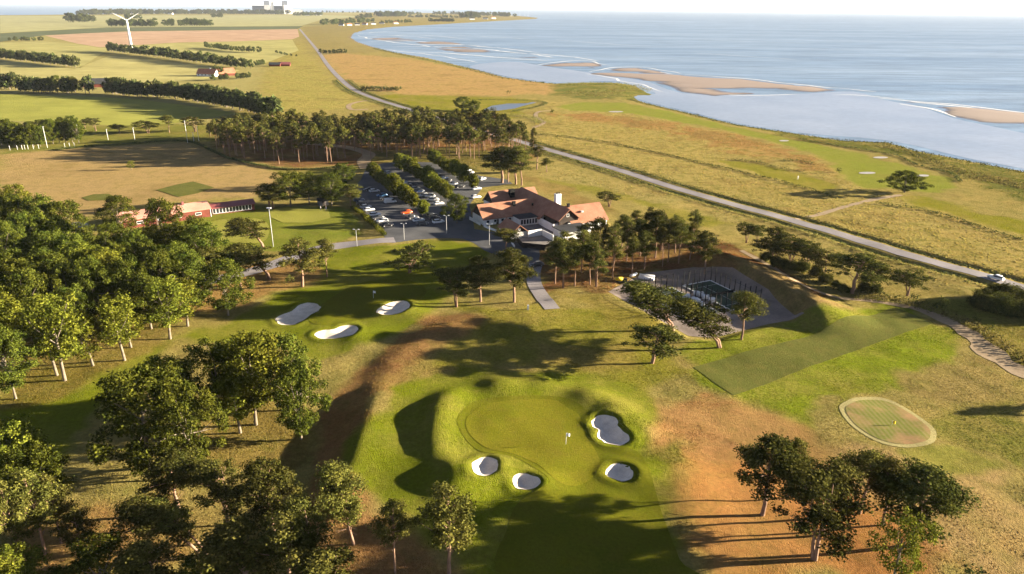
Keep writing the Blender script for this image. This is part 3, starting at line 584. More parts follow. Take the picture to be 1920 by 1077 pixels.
sheet('lagoon', smooth_poly(G(px([(880, 124), (960, 116), (1020, 124.5), (1110, 137), (1208, 152), (1280, 175), (1414, 178), (1514, 175.5), (1600, 172), (1660, 188), (1720, 199), (1788, 222), (1850, 235), (1920, 250), (2060, 277), (2200, 300), (2200, 380), (1920, 317), (1815, 297), (1665, 263.5), (1514, 250.5), (1380, 230.5), (1280, 206.5), (1215, 191.5), (1190, 181), (1229, 176), (1206, 167.5), (1150, 152.5), (1040, 154.5), (945, 142.5)]), -.95), True, 3), M['lagoon'], 0, 25, 12, None, -.96)
# surf along the bars and in the bay: thin foam lying on the water
M['foam'] = rough_mat('sea_foam', (0.62, 0.64, 0.66), (0.75, 0.76, 0.77), .05, .4, .8, .2, .1)
def foam(pts, w0):
    l = smooth_poly(G(px(pts), -1), False, 8); l += (np.column_stack([vnoise(l, .03, 15), vnoise(l, .03, 18)])-.5)*14
    wd = np.array([w0*(.2+1.3*vnoise(np.array([[i*.37, 1.5]]), 1, 4)[0])*math.sin(math.pi*(i+.5)/len(l))**.5 for i in range(len(l))])+.15
    n = len(l); rb = ribbon(l, wd)
    V = np.column_stack([rb, np.full(2*n, -.93)]); Fq = [(i, i+1, 2*n-2-i, 2*n-1-i) for i in range(n-1)]
    tag(link('surf', npmesh('surf', V, np.array(Fq)), M['foam']), kind='structure')
for a in (([(1280, 140), (1390, 147), (1480, 157), (1560, 165), (1640, 172)], 5), ([(1108, 135), (1158, 127), (1210, 127), (1275, 139)], 4), ([(1650, 185), (1741, 192), (1815, 199), (1925, 211), (2000, 220)], 5),
          ([(1010, 122), (1058, 115), (1108, 115), (1140, 123)], 4), ([(668, 64), (720, 60), (780, 57)], 6), ([(680, 70), (740, 67), (820, 73)], 6), ([(690, 78), (760, 77), (840, 82), (900, 88)], 8),
          ([(740, 88), (820, 88), (900, 92), (980, 100), (1040, 108)], 8), ([(790, 98), (860, 102), (960, 110), (1030, 114)], 7), ([(850, 66), (930, 70), (1000, 74)], 5), ([(1040, 75), (1150, 83), (1220, 86)], 4), ([(700, 92), (760, 97), (830, 106), (900, 118)], 4), ([(1560, 178), (1620, 180), (1700, 187)], 3), ([(960, 100), (1040, 104), (1130, 115)], 5), ([(1300, 100), (1400, 106), (1500, 113)], 3)): foam(*a)
for a in (([(1100, 139), (1160, 150), (1250, 172)], 3), ([(1280, 145), (1340, 148), (1420, 155)], 5), ([(1140, 131), (1200, 131), (1260, 140)], 4), ([(1290, 176), (1400, 179), (1500, 177)], 3), ([(1700, 190), (1790, 199), (1900, 210)], 5), ([(1690, 196), (1760, 206), (1790, 220)], 4), ([(760, 84), (850, 84), (930, 90), (1010, 99)], 7), ([(700, 68), (790, 66), (880, 74)], 6), ([(670, 67), (700, 74), (760, 82), (830, 90)], 6), ([(1250, 73), (1400, 78), (1520, 82)], 4)): foam(*a)

# ------------------------------------------------------------------ foliage
def cards(C, N, size, asp=0.65, rng=RNG):
    n = len(C); N = N/np.linalg.norm(N, axis=1)[:, None]
    r = rng.normal(size=(n, 3)); T = np.cross(N, r); T /= np.linalg.norm(T, axis=1)[:, None]; B = np.cross(N, T)
    s = (size*(0.6+0.8*rng.random(n)))[:, None]
    V = np.stack([C-T*s*.5, C+B*s*asp*.5, C+T*s*.5, C-B*s*asp*.5], 1).reshape(-1, 3)     # pointed leaf sprays
    return V, np.arange(4*n).reshape(-1, 4)
def clump_cards(clumps, per, size, asp=.65, up=.25, jit=.85, shell=.4):
    Vs, Fs, o = [], [], 0
    for c, r in clumps:
        r = np.asarray(r)*np.ones(3); n = max(6, int(per*(r.prod()**(1/3.)/1.3)**2))
        d = RNG.normal(size=(n, 3)); d /= np.linalg.norm(d, axis=1)[:, None]
        lump = 1+.22*np.sin(d[:, 0]*5+c[0])*np.sin(d[:, 1]*5+c[1])
        P = c+d*r*((shell+(1-shell)*RNG.random(n))*lump)[:, None]
        N = d/r*r.mean()+np.array([0, 0, up])+RNG.normal(size=(n, 3))*jit
        V, Fq = cards(P, N, size, asp); Vs.append(V); Fs.append(Fq+o); o += len(V)
    return np.vstack(Vs), np.vstack(Fs)
def limb(mb, a, b, r0, r1, sag=.1, n=5, k=4):
    a, b = Vector(a), Vector(b); d = b-a; pts = []
    off = Vector((random.uniform(-1, 1), random.uniform(-1, 1), random.uniform(0, 1)))*d.length*sag
    for i in range(k+1):
        t = i/k; pts.append(a+d*t+off*math.sin(math.pi*t))
    mb.tube(pts, [r0+(r1-r0)*i/k for i in range(k+1)], n, False)
PROTO = {}
def tree_parts(name, cat, leaf, bark, clumps, mb, per, size, **kw):
    root = thing(name, name, cat, (0, 0, -200))
    V, Fq = clump_cards(clumps, per, size, **kw)
    mb.build('trunk', bark, root); link('crown', npmesh('crown', V, Fq), leaf, root); register(root)
    root['hh'] = max(float(V[:, 2].max()), 1); root['ww'] = float(np.percentile(V[:, 0], 99.3)-np.percentile(V[:, 0], .7)); return root
def oak(seed, h=16., leaf='leaf_oak', wide=.36, low=.14, per=190, size=.37, nm='oak_tree', nc=88, cr=(.042, .09)):
    random.seed(seed); cl = []; mb = MB(); bend = Vector((random.uniform(-.6, .6), random.uniform(-.6, .6), 0))
    top = Vector((bend.x, bend.y, h*.62)); mb.tube([(0, 0, -.5), (bend.x*.2, bend.y*.2, h*.15), (bend.x*.6, bend.y*.6, h*.36), top], [h*.018, h*.0145, h*.012, h*.006], 7, False)
    cz = h*(low+1)/2; rz = h*(1-low)/2
    lob = [(random.uniform(0, 6.28), random.uniform(-.6, .8), random.uniform(.35, 1.6)) for _ in range(8)]
    for i in range(nc):
        a = i*2.39996+random.uniform(-.5, .5); u = -1+1.96*(i+.5)/nc; u = min(u, .97)
        rr = max(math.sqrt(max(0, 1-u*u)), .35)*random.uniform(.4, 1.12)
        k = 1+.30*sum(max(0, math.cos(a-l[0]))*max(0, 1-abs(u-l[1])*1.5)*(l[2]-1) for l in lob)*2
        p = np.array([bend.x*.7+rr*math.cos(a)*wide*h*k, bend.y*.7+rr*math.sin(a)*wide*h*k, cz+u*rz*random.uniform(.78, .93)])
        r = h*random.uniform(*cr)
        cl.append((p, (r*1.15, r*1.15, r*.85)))
        if i % 9 == 0:
            s = Vector((bend.x*.5, bend.y*.5, h*random.uniform(.25, .55))); limb(mb, s, p, h*.006, h*.002)
    return tree_parts(nm, 'tree', M[leaf], M['bark'], cl, mb, per, size)
def pine(seed, h=15., bare=.5, rad=.2, n=26,  lean=(0, 0), leaf='leaf_pine', per=300, size=.31, flat=.55, wind=0.0, stems=1, tr=.014, nm='scots_pine', jag=1.0, cs=1.0):
    random.seed(seed); cl = []; mb = MB()
    tips = []; n = int(n*.95)
    for s in range(stems):
        sx = (s-(stems-1)/2)*1.6 if stems > 1 else 0; l = Vector((lean[0]+sx*.9+random.uniform(-.4, .4), lean[1]+random.uniform(-.6, .6), 0))
        pts = [Vector((sx*.12, 0, -.5))]
        for k in range(1, 7):
            t = k/6; pts.append(Vector((sx*.12+l.x*t**1.3+random.uniform(-.12, .12)*jag, l.y*t**1.3+random.uniform(-.12, .12)*jag, h*.93*t)))
        mb.tube(pts, [h*tr*(1.15-.95*i/6)/(1 if stems == 1 else 1.25) for i in range(7)], 6, False); tips.append(pts)
    for i in range(n):
        pts = random.choice(tips); t = bare+(1-bare)*(((i+.5)/n)**.85); kk = min(5, int(t*6)); f = t*6-kk
        c0 = pts[kk].lerp(pts[min(kk+1, 6)], f); q = (t-bare)/(1-bare); prof = (math.sin(math.pi*min(1, .18+q*.80)))**.7
        a = i*2.4+random.uniform(-.6, .6); rr = rad*h*prof*random.uniform(.35, 1.25)
        p = Vector((c0.x+rr*math.cos(a)+wind*h*(.3+.7*q)*random.uniform(.2, 1), c0.y+rr*math.sin(a), c0.z+random.uniform(.0, .05)*h-.08*rr))
        r = h*random.uniform(.06, .105)*cs
        r *= random.choice((.6, .8, .95, 1.1)); cl.append((np.array(p), (r*1.3, r*1.3, r*flat*1.15)))
        if rr > .5*rad*h: q2 = c0.lerp(p, .6)+Vector((random.uniform(-.6, .6), random.uniform(-.6, .6), random.uniform(-.1, .5))); cl.append((np.array(q2), (r*.85, r*.85, r*flat*.8)))
        st = pts[max(1, kk-1)].lerp(pts[kk], random.uniform(.3, 1)); limb(mb, st, p, h*.005, h*.0018, .08, 4, 3)
    for _ in range(4):                                                   # bare dead snags below the crown
        t = random.uniform(bare*.55, bare); pts = random.choice(tips); kk = int(t*6); c0 = pts[kk].lerp(pts[kk+1], t*6-kk); a = random.uniform(0, 6.28)
        limb(mb, c0, c0+Vector((math.cos(a), math.sin(a), .1))*h*random.uniform(.05, .13), h*.003, h*.001, .05, 4, 3)
    return tree_parts(nm, 'tree', M[leaf], M['bark_pine'], cl, mb, per, size, up=.5, shell=.25, jit=.9)
def far_tree(seed, h=9., leaf='leaf_far', wide=.5, per=26, size=1.15, nm='hedgerow_tree', n=16):
    random.seed(seed); cl = []; mb = MB()
    for i in range(n):
        a = i*2.4; u = random.uniform(-.8, .95); rr = math.sqrt(1-u*u)*random.uniform(.5, 1)
        cl.append((np.array([rr*math.cos(a)*wide*h*.8, rr*math.sin(a)*wide*h*.8, h*.52+u*h*.38]), h*random.uniform(.13, .2)))
    V, Fq = clump_cards(cl, per, size); me = npmesh(nm, V, Fq); root = link(nm, me, M[leaf]); root.location = (0, 0, -200)
    tb = MB(); tb.tube([(0, 0, -.3), (0.1, 0, h*.3), (0, .1, h*.55)], [h*.03, h*.022, h*.012], 5, False)
    bm = bmesh.new(); bm.from_mesh(me); bm.from_mesh(tb.build('tmp', M['bark']).data); bm.to_mesh(me); bm.free(); me.materials.append(M['bark'])
    mi = np.zeros(len(me.polygons), np.int32); mi[len(Fq):] = 1; me.polygons.foreach_set('material_index', mi); bpy.data.objects.remove(bpy.data.objects['tmp'])
    tag(root, nm, 'tree'); root['hh'] = h*.98; root['ww'] = h*wide*2.0; return root
def bush(seed, h=2.2, leaf='leaf_far', n=12, wide=.7, per=60, size=.4, nm='bush'):
    random.seed(seed); cl = []
    for i in range(n):
        a = i*2.4; q = random.uniform(.2, 1); cl.append((np.array([q*math.cos(a)*wide*h, q*math.sin(a)*wide*h, h*random.uniform(.25, .75)*(1.1-.4*q)]), h*random.uniform(.2, .32)))
    V, Fq = clump_cards(cl, per, size); o = link(nm, npmesh(nm, V, Fq), M[leaf]); tag(o, nm, 'bush'); o.location = (0, 0, -200); o['hh'] = h; o['ww'] = h*wide*2.6; return o
PROTO['oak'] = [oak(11), oak(12, wide=.33, low=.1), oak(13, wide=.39, low=.2), oak(14, leaf='leaf_lime', wide=.30, low=.18), oak(15, wide=.35, low=.08)]
PROTO['birch'] = [oak(21, 15, 'leaf_lime', .27, .22, 140, .37, 'birch_tree', 50), oak(22, 15, 'leaf_lime', .25, .18, 140, .37, 'birch_tree', 50)]
PROTO['lime'] = [oak(31, 7, 'leaf_lime', .36, .16, 190, .42, 'clipped_lime_tree', 46, (.12, .18)), oak(32, 7, 'leaf_lime', .34, .14, 190, .42, 'clipped_lime_tree', 46, (.12, .18)), oak(33, 7, 'leaf_lime', .38, .15, 190, .42, 'clipped_lime_tree', 46, (.12, .18))]
PROTO['pine'] = [pine(41), pine(42, bare=.55, rad=.17, n=22), pine(43, bare=.45, rad=.22, n=30), pine(44, bare=.58, rad=.18, lean=(-1, .4)), pine(45, bare=.5, rad=.2, n=24, lean=(.7, 0))]
PROTO['belt'] = [pine(51, 15, .54, .19, 22, per=62, size=.62), pine(52, 15, .57, .18, 20, per=62, size=.62, lean=(-.5, 0)), pine(53, 15, .50, .20, 24, per=62, size=.62), pine(54, 15, .55, .19, 22, (0.5, 0), 'leaf_dark', 62, .62)]
PROTO['umbrella'] = [pine(61, 9, .5, .42, 38, (-1.2, 0), 'leaf_dark', 300, .31, .42, -.06, 2, .022, 'windswept_pine', 1.0, 1.35), pine(62, 9, .45, .45, 42, (-.6, 0), 'leaf_dark', 300, .31, .42, -.05, 3, .02, 'windswept_pine', 1.0, 1.35), pine(63, 9, .45, .40, 36, (.8, 0), 'leaf_dark', 300, .31, .45, -.1, 1, .026, 'windswept_pine', 1.0, 1.35)]
PROTO['wide'] = [pine(71, 13, .42, .30, 34, (-.8, 0), 'leaf_dark', 330, .32, .5, -.03, 2, .018, 'broad_pine', 1.0, 1.15), pine(72, 13, .45, .28, 32, (.3, .2), 'leaf_dark', 330, .32, .55, 0, 1, .02, 'broad_pine', 1.0, 1.15), pine(73, 13, .4, .32, 36, (-.3, 0), 'leaf_dark', 330, .32, .5, -.04, 1, .02, 'broad_pine', 1.0, 1.15)]
PROTO['shaggy'] = [pine(81, 14, .32, .19, 28, (-.4, 0), 'leaf_pine', 270, .32, .9, 0, 1, .016, 'shaggy_pine', 1.5), pine(82, 14, .38, .22, 26, (.4, 0), 'leaf_pine', 270, .32, .8, 0, 1, .016, 'shaggy_pine', 1.5)]
PROTO['leaner'] = [pine(171, 13, .45, .24, 46, (-5.5, .3), 'leaf_dark', 330, .32, .5, 0, 2, .018, 'leaning_pine', 1.4), pine(172, 13, .45, .24, 44, (-4.0, 0), 'leaf_dark', 330, .32, .5, 0, 1, .02, 'leaning_pine', 1.4)]
PROTO['tall_leaner'] = [pine(173, 15, .5, .21, 30, (-6.5, 0), 'leaf_pine', 290, .32, .6, 0, 1, .014, 'tall_leaning_pine'), pine(174, 15, .3, .18, 38, (-2.6, 0), 'leaf_pine', 270, .32, .85, 0, 1, .014, 'tall_leaning_pine', 1.3)]
PROTO['bushy'] = [pine(175, 9, .12, .40, 46, (2.6, 0), 'leaf_dark', 300, .31, .7, -.12, 2, .022, 'bushy_pine')]
PROTO['far'] = [far_tree(91), far_tree(92, wide=.42), far_tree(93, wide=.6), far_tree(94, wide=.5)]
PROTO['thicket'] = [bush(98, 7, 'leaf_dark', 34, .62, 150, .42, 'thicket_shrub'), bush(99, 7, 'leaf_dark', 30, .55, 150, .42, 'thicket_shrub')]
PROTO['bush'] = [bush(95), bush(96, wide=.9), bush(97, leaf='leaf_dark')]
USED = set()
def plant(kind, bx, by, ty=None, w=None, label=None, group=None, h=None, var=None, rz=None, flip=False):
    b = GH([(bx, by)], H0)[0]; return plant_w(kind, b, ty, w, label, group, h, var, rz)
def plant_w(kind, b, ty=None, w=None, label=None, group=None, h=None, var=None, rz=None):
    z = float(HF([b])[0]); pr = PROTO[kind]; i = random.randrange(len(pr)) if var is None else var; p = pr[i]
    if h is None: h = height_for(b[0], b[1], z, ty)
    s = h/p['hh']; sx = s*random.uniform(.82, 1.05) if w is None else (w*1.02/pxm(b[0], b[1], h*.6))/p['ww']
    if rz is None: rz = random.uniform(0, 6.28) if kind not in ('umbrella', 'wide', 'shaggy', 'leaner', 'tall_leaner', 'bushy') else random.uniform(-.5, .5)
    if p.name not in USED:
        USED.add(p.name); o = p; o.location = (b[0], b[1], z); o.rotation_euler = (0, 0, rz); o.scale = (sx, sx, s)
        if label: o['label'] = label
        if group: o['group'] = group
        return o
    return dup(p, (b[0], b[1], z), rz, (sx, sx, s), label, group)
def far_wood(a, b, n, hm, name, jit=.25, off=12.):          # a far-off wood that reads as one mass
    pa = G(px([a, *b])); L = np.cumsum([0]+[np.linalg.norm(q-p) for p, q in zip(pa[:-1], pa[1:])]); Vs, Fs, o = [], [], 0
    src = []
    for p in PROTO['far']:
        me = p.data; v = np.zeros(len(me.vertices)*3, np.float32); me.vertices.foreach_get('co', v); v = v.reshape(-1, 3); q = [f.vertices[:] for f in me.polygons if len(f.vertices) == 4]
        src.append((v, np.array(q), p['hh']))
    for i in range(n):
        s = L[-1]*(i+.5)/n; k = max(min(np.searchsorted(L, s)-1, len(pa)-2), 0); p = pa[k]+(pa[k+1]-pa[k])*(s-L[k])/(L[k+1]-L[k])+np.array([random.uniform(-off, off), random.uniform(-off, off)])
        v, f, hh = random.choice(src); sc = hm*random.uniform(1-jit, 1+jit)/hh; t = random.uniform(0, 6.28); c_, s_ = math.cos(t), math.sin(t)
        w = v*sc*np.array([1.15, 1.15, 1]); w = np.column_stack([w[:, 0]*c_-w[:, 1]*s_+p[0], w[:, 0]*s_+w[:, 1]*c_+p[1], w[:, 2]]); Vs.append(w); Fs.append(f+o); o += len(w)
    tag(link(name, npmesh(name, np.vstack(Vs), np.vstack(Fs)), M['leaf_far']), kind='stuff')
random.seed(3)
# --- single trees one can point at
T = [
 ('oak', 229, 448, 363, 66, 'oak with a short trunk on the lawn at the left end of the red building'),
 ('oak', 318, 500, 368, 85, 'tall oak standing in front of the middle of the red building'),
 ('oak', 428, 592, 487, 88, 'leafy oak at the right edge of the left wood, nearest the kidney bunker'),
 ('birch', 352, 612, 520, 70, 'slim tree with a bare trunk just left of the last oak of the left wood'),
 ('birch', 319, 636, 515, 85, 'tree with a thick pale trunk in the clearing of the left wood'),
 ('birch', 234, 676, 555, 75, 'thin crowned birch with a long pale trunk in the clearing'),
 ('birch', 246, 652, 560, 70, 'birch standing just behind the thin crowned birch with the long pale trunk'),
 ('oak', 284, 617, 520, 80, 'oak behind the pale trunks at the back of the clearing'),
 ('birch', 107, 704, 560, 80, 'left one of two bright leafy trees with paired pale trunks'),
 ('birch', 122, 714, 548, 95, 'right one of two bright leafy trees with paired pale trunks'),
 ('birch', 175, 686, 585, 75, 'half hidden birch between the paired pale trunks and the clearing'),
 ('oak', 30, 748, 612, 95, 'bright leafy oak cut by the left edge of the photo above the dark lawn'),
 ('oak', 281, 878, 690, 165, 'large dark oak at the left of the round clump in the lower left'),
 ('oak', 366, 897, 715, 120, 'oak at the front of the round clump in the lower left'),
 ('oak', 410, 786, 640, 120, 'oak with a rounded top in the middle of the clump in the lower left'),
 ('oak', 480, 797, 622, 125, 'tallest oak of the clump in the lower left'),
 ('oak', 463, 752, 625, 110, 'oak at the back of the clump in the lower left'),
 ('oak', 540, 770, 630, 105, 'oak at the back right corner of the clump in the lower left'),
 ('oak', 565, 824, 672, 105, 'oak on the right rim of the lower left clump, next to the brown bank'),
 ('birch', 451, 812, 700, 80, 'small bright tree in the gap at the front of the lower left clump'),
 ('oak', 330, 800, 665, 110, 'oak on the upper left of the lower left clump, behind the large dark oak'),
 ('oak', 40, 940, 785, 110, 'round oak in the lower left beside the dark lawn'),
 ('oak', 88, 965, 838, 120, 'oak in front of the round oak beside the dark lawn'),
 ('shaggy', 85, 1039, 880, 85, 'tall thin pine with a pale top near the lower left corner'),
 ('shaggy', 115, 1019, 890, 70, 'pine with a bare leaning trunk, right of the thin pine in the lower left corner'),
 ('shaggy', 45, 1065, 900, 75, 'pine at the lower left corner with a light green crown'),
 ('tall_leaner', 378, 1046, 915, 105, 'left one of the twin leaning pines in the lower left'),
 ('tall_leaner', 389, 1041, 925, 80, 'right one of the twin leaning pines in the lower left'),
 ('wide', 515, 1010, 868, 125, 'broad pine with a ragged crown below the lower left clump'),
 ('wide', 430, 985, 862, 100, 'dark pine half hidden below the lower left clump'),
 ('shaggy', 545, 1100, 962, 110, 'shaggy olive pine at the bottom edge, right one of two'),
 ('shaggy', 465, 1110, 966, 120, 'shaggy olive pine at the bottom edge, left one of two'),
 ('oak', 200, 1125, 1010, 150, 'dark bushy tree with bare grey twigs at the bottom edge on the left'),
 ('oak', 375, 1130, 1046, 80, 'small bright treetop peeping over the bottom edge'),
 ('shaggy', 300, 1135, 1012, 100, 'olive pine top at the bottom edge, right of the dark bushy tree'),
 ('oak', 40, 1150, 1035, 120, 'dark treetop filling the very bottom left corner'),
 ('pine', 160, 1062, 955, 70, 'thin pine between the pale pines and the dark bushy tree at lower left'),
 ('wide', 585, 1075, 940, 95, 'ragged pine right of the shaggy olive pines at the bottom'),
 ('wide', 335, 965, 850, 95, 'dark pine at the foot of the large dark oak in the lower left'),
 ('shaggy', 625, 1130, 1033, 115, 'pale pine top at the bottom edge left of the leaning pine'),
 ('tall_leaner', 664, 1021, 862, 78, 'slender pine leaning over the brown bank left of the green'),
 ('pine', 741, 1074, 938, 78, 'dark pine with a thin reddish trunk below the brown bank'),
 ('shaggy', 842, 1078, 908, 104, 'shaggy pine with drooping golden branches at the bottom centre'),
 ('wide', 1429, 966, 823, 105, 'pine with a domed crown at the left of the lower right group'),
 ('pine', 1477, 935, 822, 70, 'pine with a domed crown behind the left pine of the lower right group'),
 ('wide', 1527, 1050, 888, 160, 'largest pine of the lower right group with a long dark trunk'),
 ('pine', 1542, 1003, 868, 100, 'pine partly hidden behind the largest pine of the lower right group'),
 ('pine', 1611, 963, 842, 88, 'pine with a crooked reddish trunk in the middle of the lower right group'),
 ('wide', 1710, 1023, 885, 130, 'pine with a flat layered crown at the right of the lower right group'),
 ('pine', 1655, 985, 862, 75, 'pine with a small crown between the crooked pine and the flat layered one'),
 ('birch', 1672, 1100, 962, 92, 'bright green leafy tree in front of the lower right pines'),
 ('bush', 1830, 1090, 1058, 60, 'dark shrub top at the bottom edge in the lower right corner'),
 ('leaner', 1262, 621, 537, 108, 'leaning pine with pale twisted limbs at the corner of the gravel yard'),
 ('leaner', 1350, 652, 568, 105, 'pine with a forked pale trunk in front of the padel courts'),
 ('pine', 1390, 637, 548, 62, 'upright pine with layered branches in front of the padel courts'),
 ('umbrella', 1222, 681, 611, 105, 'low pine with three spreading pale stems on the grass by the long tee'),
 ('wide', 856, 576, 500, 66, 'left pine of the three beside the path to the clubhouse'),
 ('wide', 901, 566, 482, 78, 'middle pine of the three beside the path, dark and leaning'),
 ('wide', 964, 567, 466, 84, 'right pine of the three beside the path, with a twisted double trunk'),
 ('pine', 949, 468, 428, 48, 'ragged small pine at the corner of the clubhouse annex'),
 ('bushy', 767, 512, 455, 82, 'wind bent pine standing alone on the lawn below the car park'),
 ('pine', 613, 520, 448, 36, 'slender pine with a small flat crown beside the lane'),
 ('shaggy', 567, 538, 446, 78, 'pine with fanned pale branches beside the lane'),
 ('leaner', 506, 524, 458, 82, 'dark flat topped pine leaning over the lane'),
 ('bush', 543, 530, 512, 24, 'small shrub at the foot of the pine with fanned branches'),
 ('leaner', 494, 464, 410, 66, 'one sided pine on the practice lawn beside the tall pole'),
 ('pine', 393, 547, 462, 70, 'dark pine rising behind the last oak of the left wood'),
 ('umbrella', 452, 540, 470, 62, 'dark pine between the left wood and the flat topped pine'),
 ('umbrella', 1142, 388, 359, 42, 'small round pine on the grass at the right end of the clubhouse'),
 ('oak', 1696, 361, 320, 58, 'lone round tree on the seaside fairway'),
 ('oak', 545, 388, 321, 76, 'leafy tree on the left of the row between red building and car park'),
 ('oak', 580, 382, 322, 60, 'leafy tree in the middle of the row between red building and car park'),
 ('oak', 622, 386, 324, 60, 'leafy tree with a forked trunk on the right of the row by the car park'),
 ('oak', 646, 352, 305, 46, 'round tree at the entrance of the car park'),
 ('pine', 657, 388, 344, 36, 'pine at the upper end of the clipped hedge'),
 ('pine', 505, 392, 343, 48, 'left one of two pines at the right end of the glazed wing'),
 ('pine', 513, 392, 350, 40, 'right one of two pines at the right end of the glazed wing'),
 ('oak', 857, 419, 362, 50, 'round dark tree at the corner of the car park facing the clubhouse'),
 ('wide', 941, 343, 275, 70, 'dark dense pine left of the group behind the clubhouse'),
 ('pine', 967, 346, 283, 48, 'pine with several stems in the middle of the group behind the clubhouse'),
 ('pine', 978, 348, 272, 46, 'pine on the right of the group behind the clubhouse'),
 ('pine', 953, 342, 280, 44, 'pine in the back of the group behind the clubhouse'),
 ('pine', 1006, 318, 272, 30, 'thin leaning pine at the end of the pine belt, left of two'),
 ('pine', 1025, 323, 296, 22, 'thin leaning pine at the end of the pine belt, right of two'),
 ('umbrella', 1399, 456, 417, 36, 'first small pine at the upper end of the dune row'),
 ('umbrella', 1419, 458, 420, 36, 'second small pine at the upper end of the dune row'),
 ('umbrella', 1447, 485, 424, 44, 'dark low pine third in the dune row'),
 ('umbrella', 1452, 492, 448, 66, 'spreading pine hugging the ground in the dune row'),
 ('umbrella', 1482, 496, 438, 76, 'dark spreading pine with a short trunk in the dune row'),
 ('umbrella', 1512, 502, 452, 62, 'pine in the middle of the dune row with a leafy skirt'),
 ('umbrella', 1545, 520, 470, 70, 'pine left of the largest spreading pine of the dune row'),
 ('umbrella', 1596, 550, 475, 105, 'largest spreading pine of the dune row with two pale trunks'),
 ('umbrella', 1636, 540, 492, 52, 'small pine right of the largest spreading pine of the dune row'),
 ('umbrella', 1701, 555, 505, 74, 'umbrella shaped pine standing apart at the lower end of the dune row'),
 ('oak', 868, 208, 181, 36, 'leafy tree on the left bank of the pond'), ('oak', 890, 209, 188, 26, 'smaller leafy tree beside the pond'),
 ('bush', 924, 209, 198, 15, 'round bush at the edge of the pond'), ('bush', 953, 177, 168, 11, 'small round bush on the heath above the pond'),
 ('bush', 1572, 324, 312, 12, 'lone bush on the dry patch of the seaside fairway'),
 ('bush', 1765, 580, 552, 30, 'grey green bush on the grass bank left of the dark thicket'), ('bush', 1714, 562, 546, 18, 'small bush at the foot of the umbrella shaped pine'),
 ('bush', 1828, 604, 588, 22, 'bush on the track edge below the dark thicket'), ('bush', 1856, 620, 604, 18, 'little bush right below the dark thicket'), ('bush', 1035, 212, 203, 10, 'tiny bush at the bend of the creek path'),
 ('birch', 247, 319, 301, 14, 'young staked tree alone on the practice field'),
 ('umbrella', 180, 246, 220, 28, 'flat pine beyond the range, right of the left grove'), ('umbrella', 225, 250, 233, 30, 'low round pine beyond the range'),
 ('umbrella', 278, 250, 226, 44, 'spreading pine in the middle beyond the range'), ('pine', 318, 249, 215, 24, 'tall thin pine beyond the range'), ('umbrella', 366, 247, 218, 40, 'pine at the left tip of the pine belt'),
 ('umbrella', 160, 243, 223, 18, 'small flat pine touching the left grove'),
]
LV = {1696: 4, 1262: 0, 1350: 0, 378: 0, 389: 0, 664: 1, 494: 1, 506: 1}
for r in T: plant(r[0], r[1], r[2], r[3], r[4], r[5], var=LV.get(r[1]) if 'leaner' in r[0] or r[1] == 1696 else None)
# trees off the right and bottom edges whose shadows fall into the picture
for kind, x, y, h, l in (('umbrella', 2145, 756, 8.2, 'pine beyond the right edge that throws a shadow by the ringed green'), ('umbrella', 2340, 828, 8.5, 'pine beyond the right edge below the ringed green')): plant(kind, x, y, None, None, l, None, h)
# --- woods and rows whose members nothing tells apart
def wood(kind, pts, label, group, hpx=None, hm=None, jit=.12, w=None):
    for (x, y) in pts:
        h = None
        b = GH([(x, y)], H0)[0]
        h = hm*random.uniform(1-jit, 1+jit)
        plant_w(kind, b, None, (pxm(b[0], b[1], h*.6)*h*random.uniform(.54, .74) if kind == 'oak' else None), label, group, h)
wood('oak', [(10, 480), (45, 470), (80, 500), (20, 530), (60, 545), (105, 540), (10, 580), (50, 590), (100, 590), (150, 560), (195, 545), (140, 615), (190, 610), (20, 640), (70, 640), (240, 560), (260, 600), (225, 520), (290, 555), (335, 565), (10, 690), (345, 525), (380, 510), (300, 520), (155, 650), (30, 610), (75, 615), (120, 600), (175, 575), (265, 545), (310, 590), (60, 510), (130, 480), (360, 570), (-15, 560), (-20, 640), (-10, 500), (395, 530), (5, 430), (40, 430), (95, 470), (215, 580), (125, 505)],
     'leafy oak merged into the dense canopy of the left wood', 'oaks of the left wood', hm=17)
grove = [(1041, 532), (1056, 540), (1078, 537), (1106, 534), (1118, 538), (1148, 524), (1185, 514), (1208, 505), (1242, 500), (1272, 494), (1228, 484), (1252, 492), (1293, 487), (1323, 494), (1060, 515), (1090, 512), (1120, 508), (1150, 500), (1175, 490), (1200, 480), (1165, 472), (1215, 465), (1240, 470), (1265, 475), (1090, 490), (1130, 485), (1300, 470), (1190, 462)]
wood('wide', grove[1::3], 'tall pine of the grove between the clubhouse and the padel courts', 'pines of the clubhouse grove', hm=13.5)
wood('pine', grove[::3]+grove[2::3], 'tall pine of the grove between the clubhouse and the padel courts', 'pines of the clubhouse grove', hm=13.5)
def scatter(poly, n, dmin):
    w = G(px(poly)); lo, hi = w.min(0), w.max(0); out = []; k = 0
    while len(out) < n and k < 20000:
        k += 1; p = lo+(hi-lo)*RNG.random(2)
        if sdf(p[None], w)[0] < 0: continue
        if all((p-q)@(p-q) > dmin*dmin for q in out): out.append(p)
    return out
belt = scatter([(418, 292), (400, 272), (420, 262), (560, 256), (700, 252), (800, 246), (900, 250), (985, 272), (990, 290), (930, 305), (850, 300), (780, 296), (720, 300), (700, 303), (640, 305), (560, 314), (480, 306)], 235, 3.6)
for p in belt: plant_w('belt', p, None, None, 'bare stemmed pine in the long belt behind the car park', 'pines of the long belt', random.uniform(14, 17.5))
for x, y, h in ((394, 262, 9), (410, 268, 10), (420, 285, 9), (395, 255, 8), (985, 285, 12), (1000, 290, 10), (905, 256, 14), (870, 246, 15), (925, 262, 12), (1000, 275, 11)): plant('pine', x, y, None, None, 'bare stemmed pine in the long belt behind the car park', 'pines of the long belt', h)
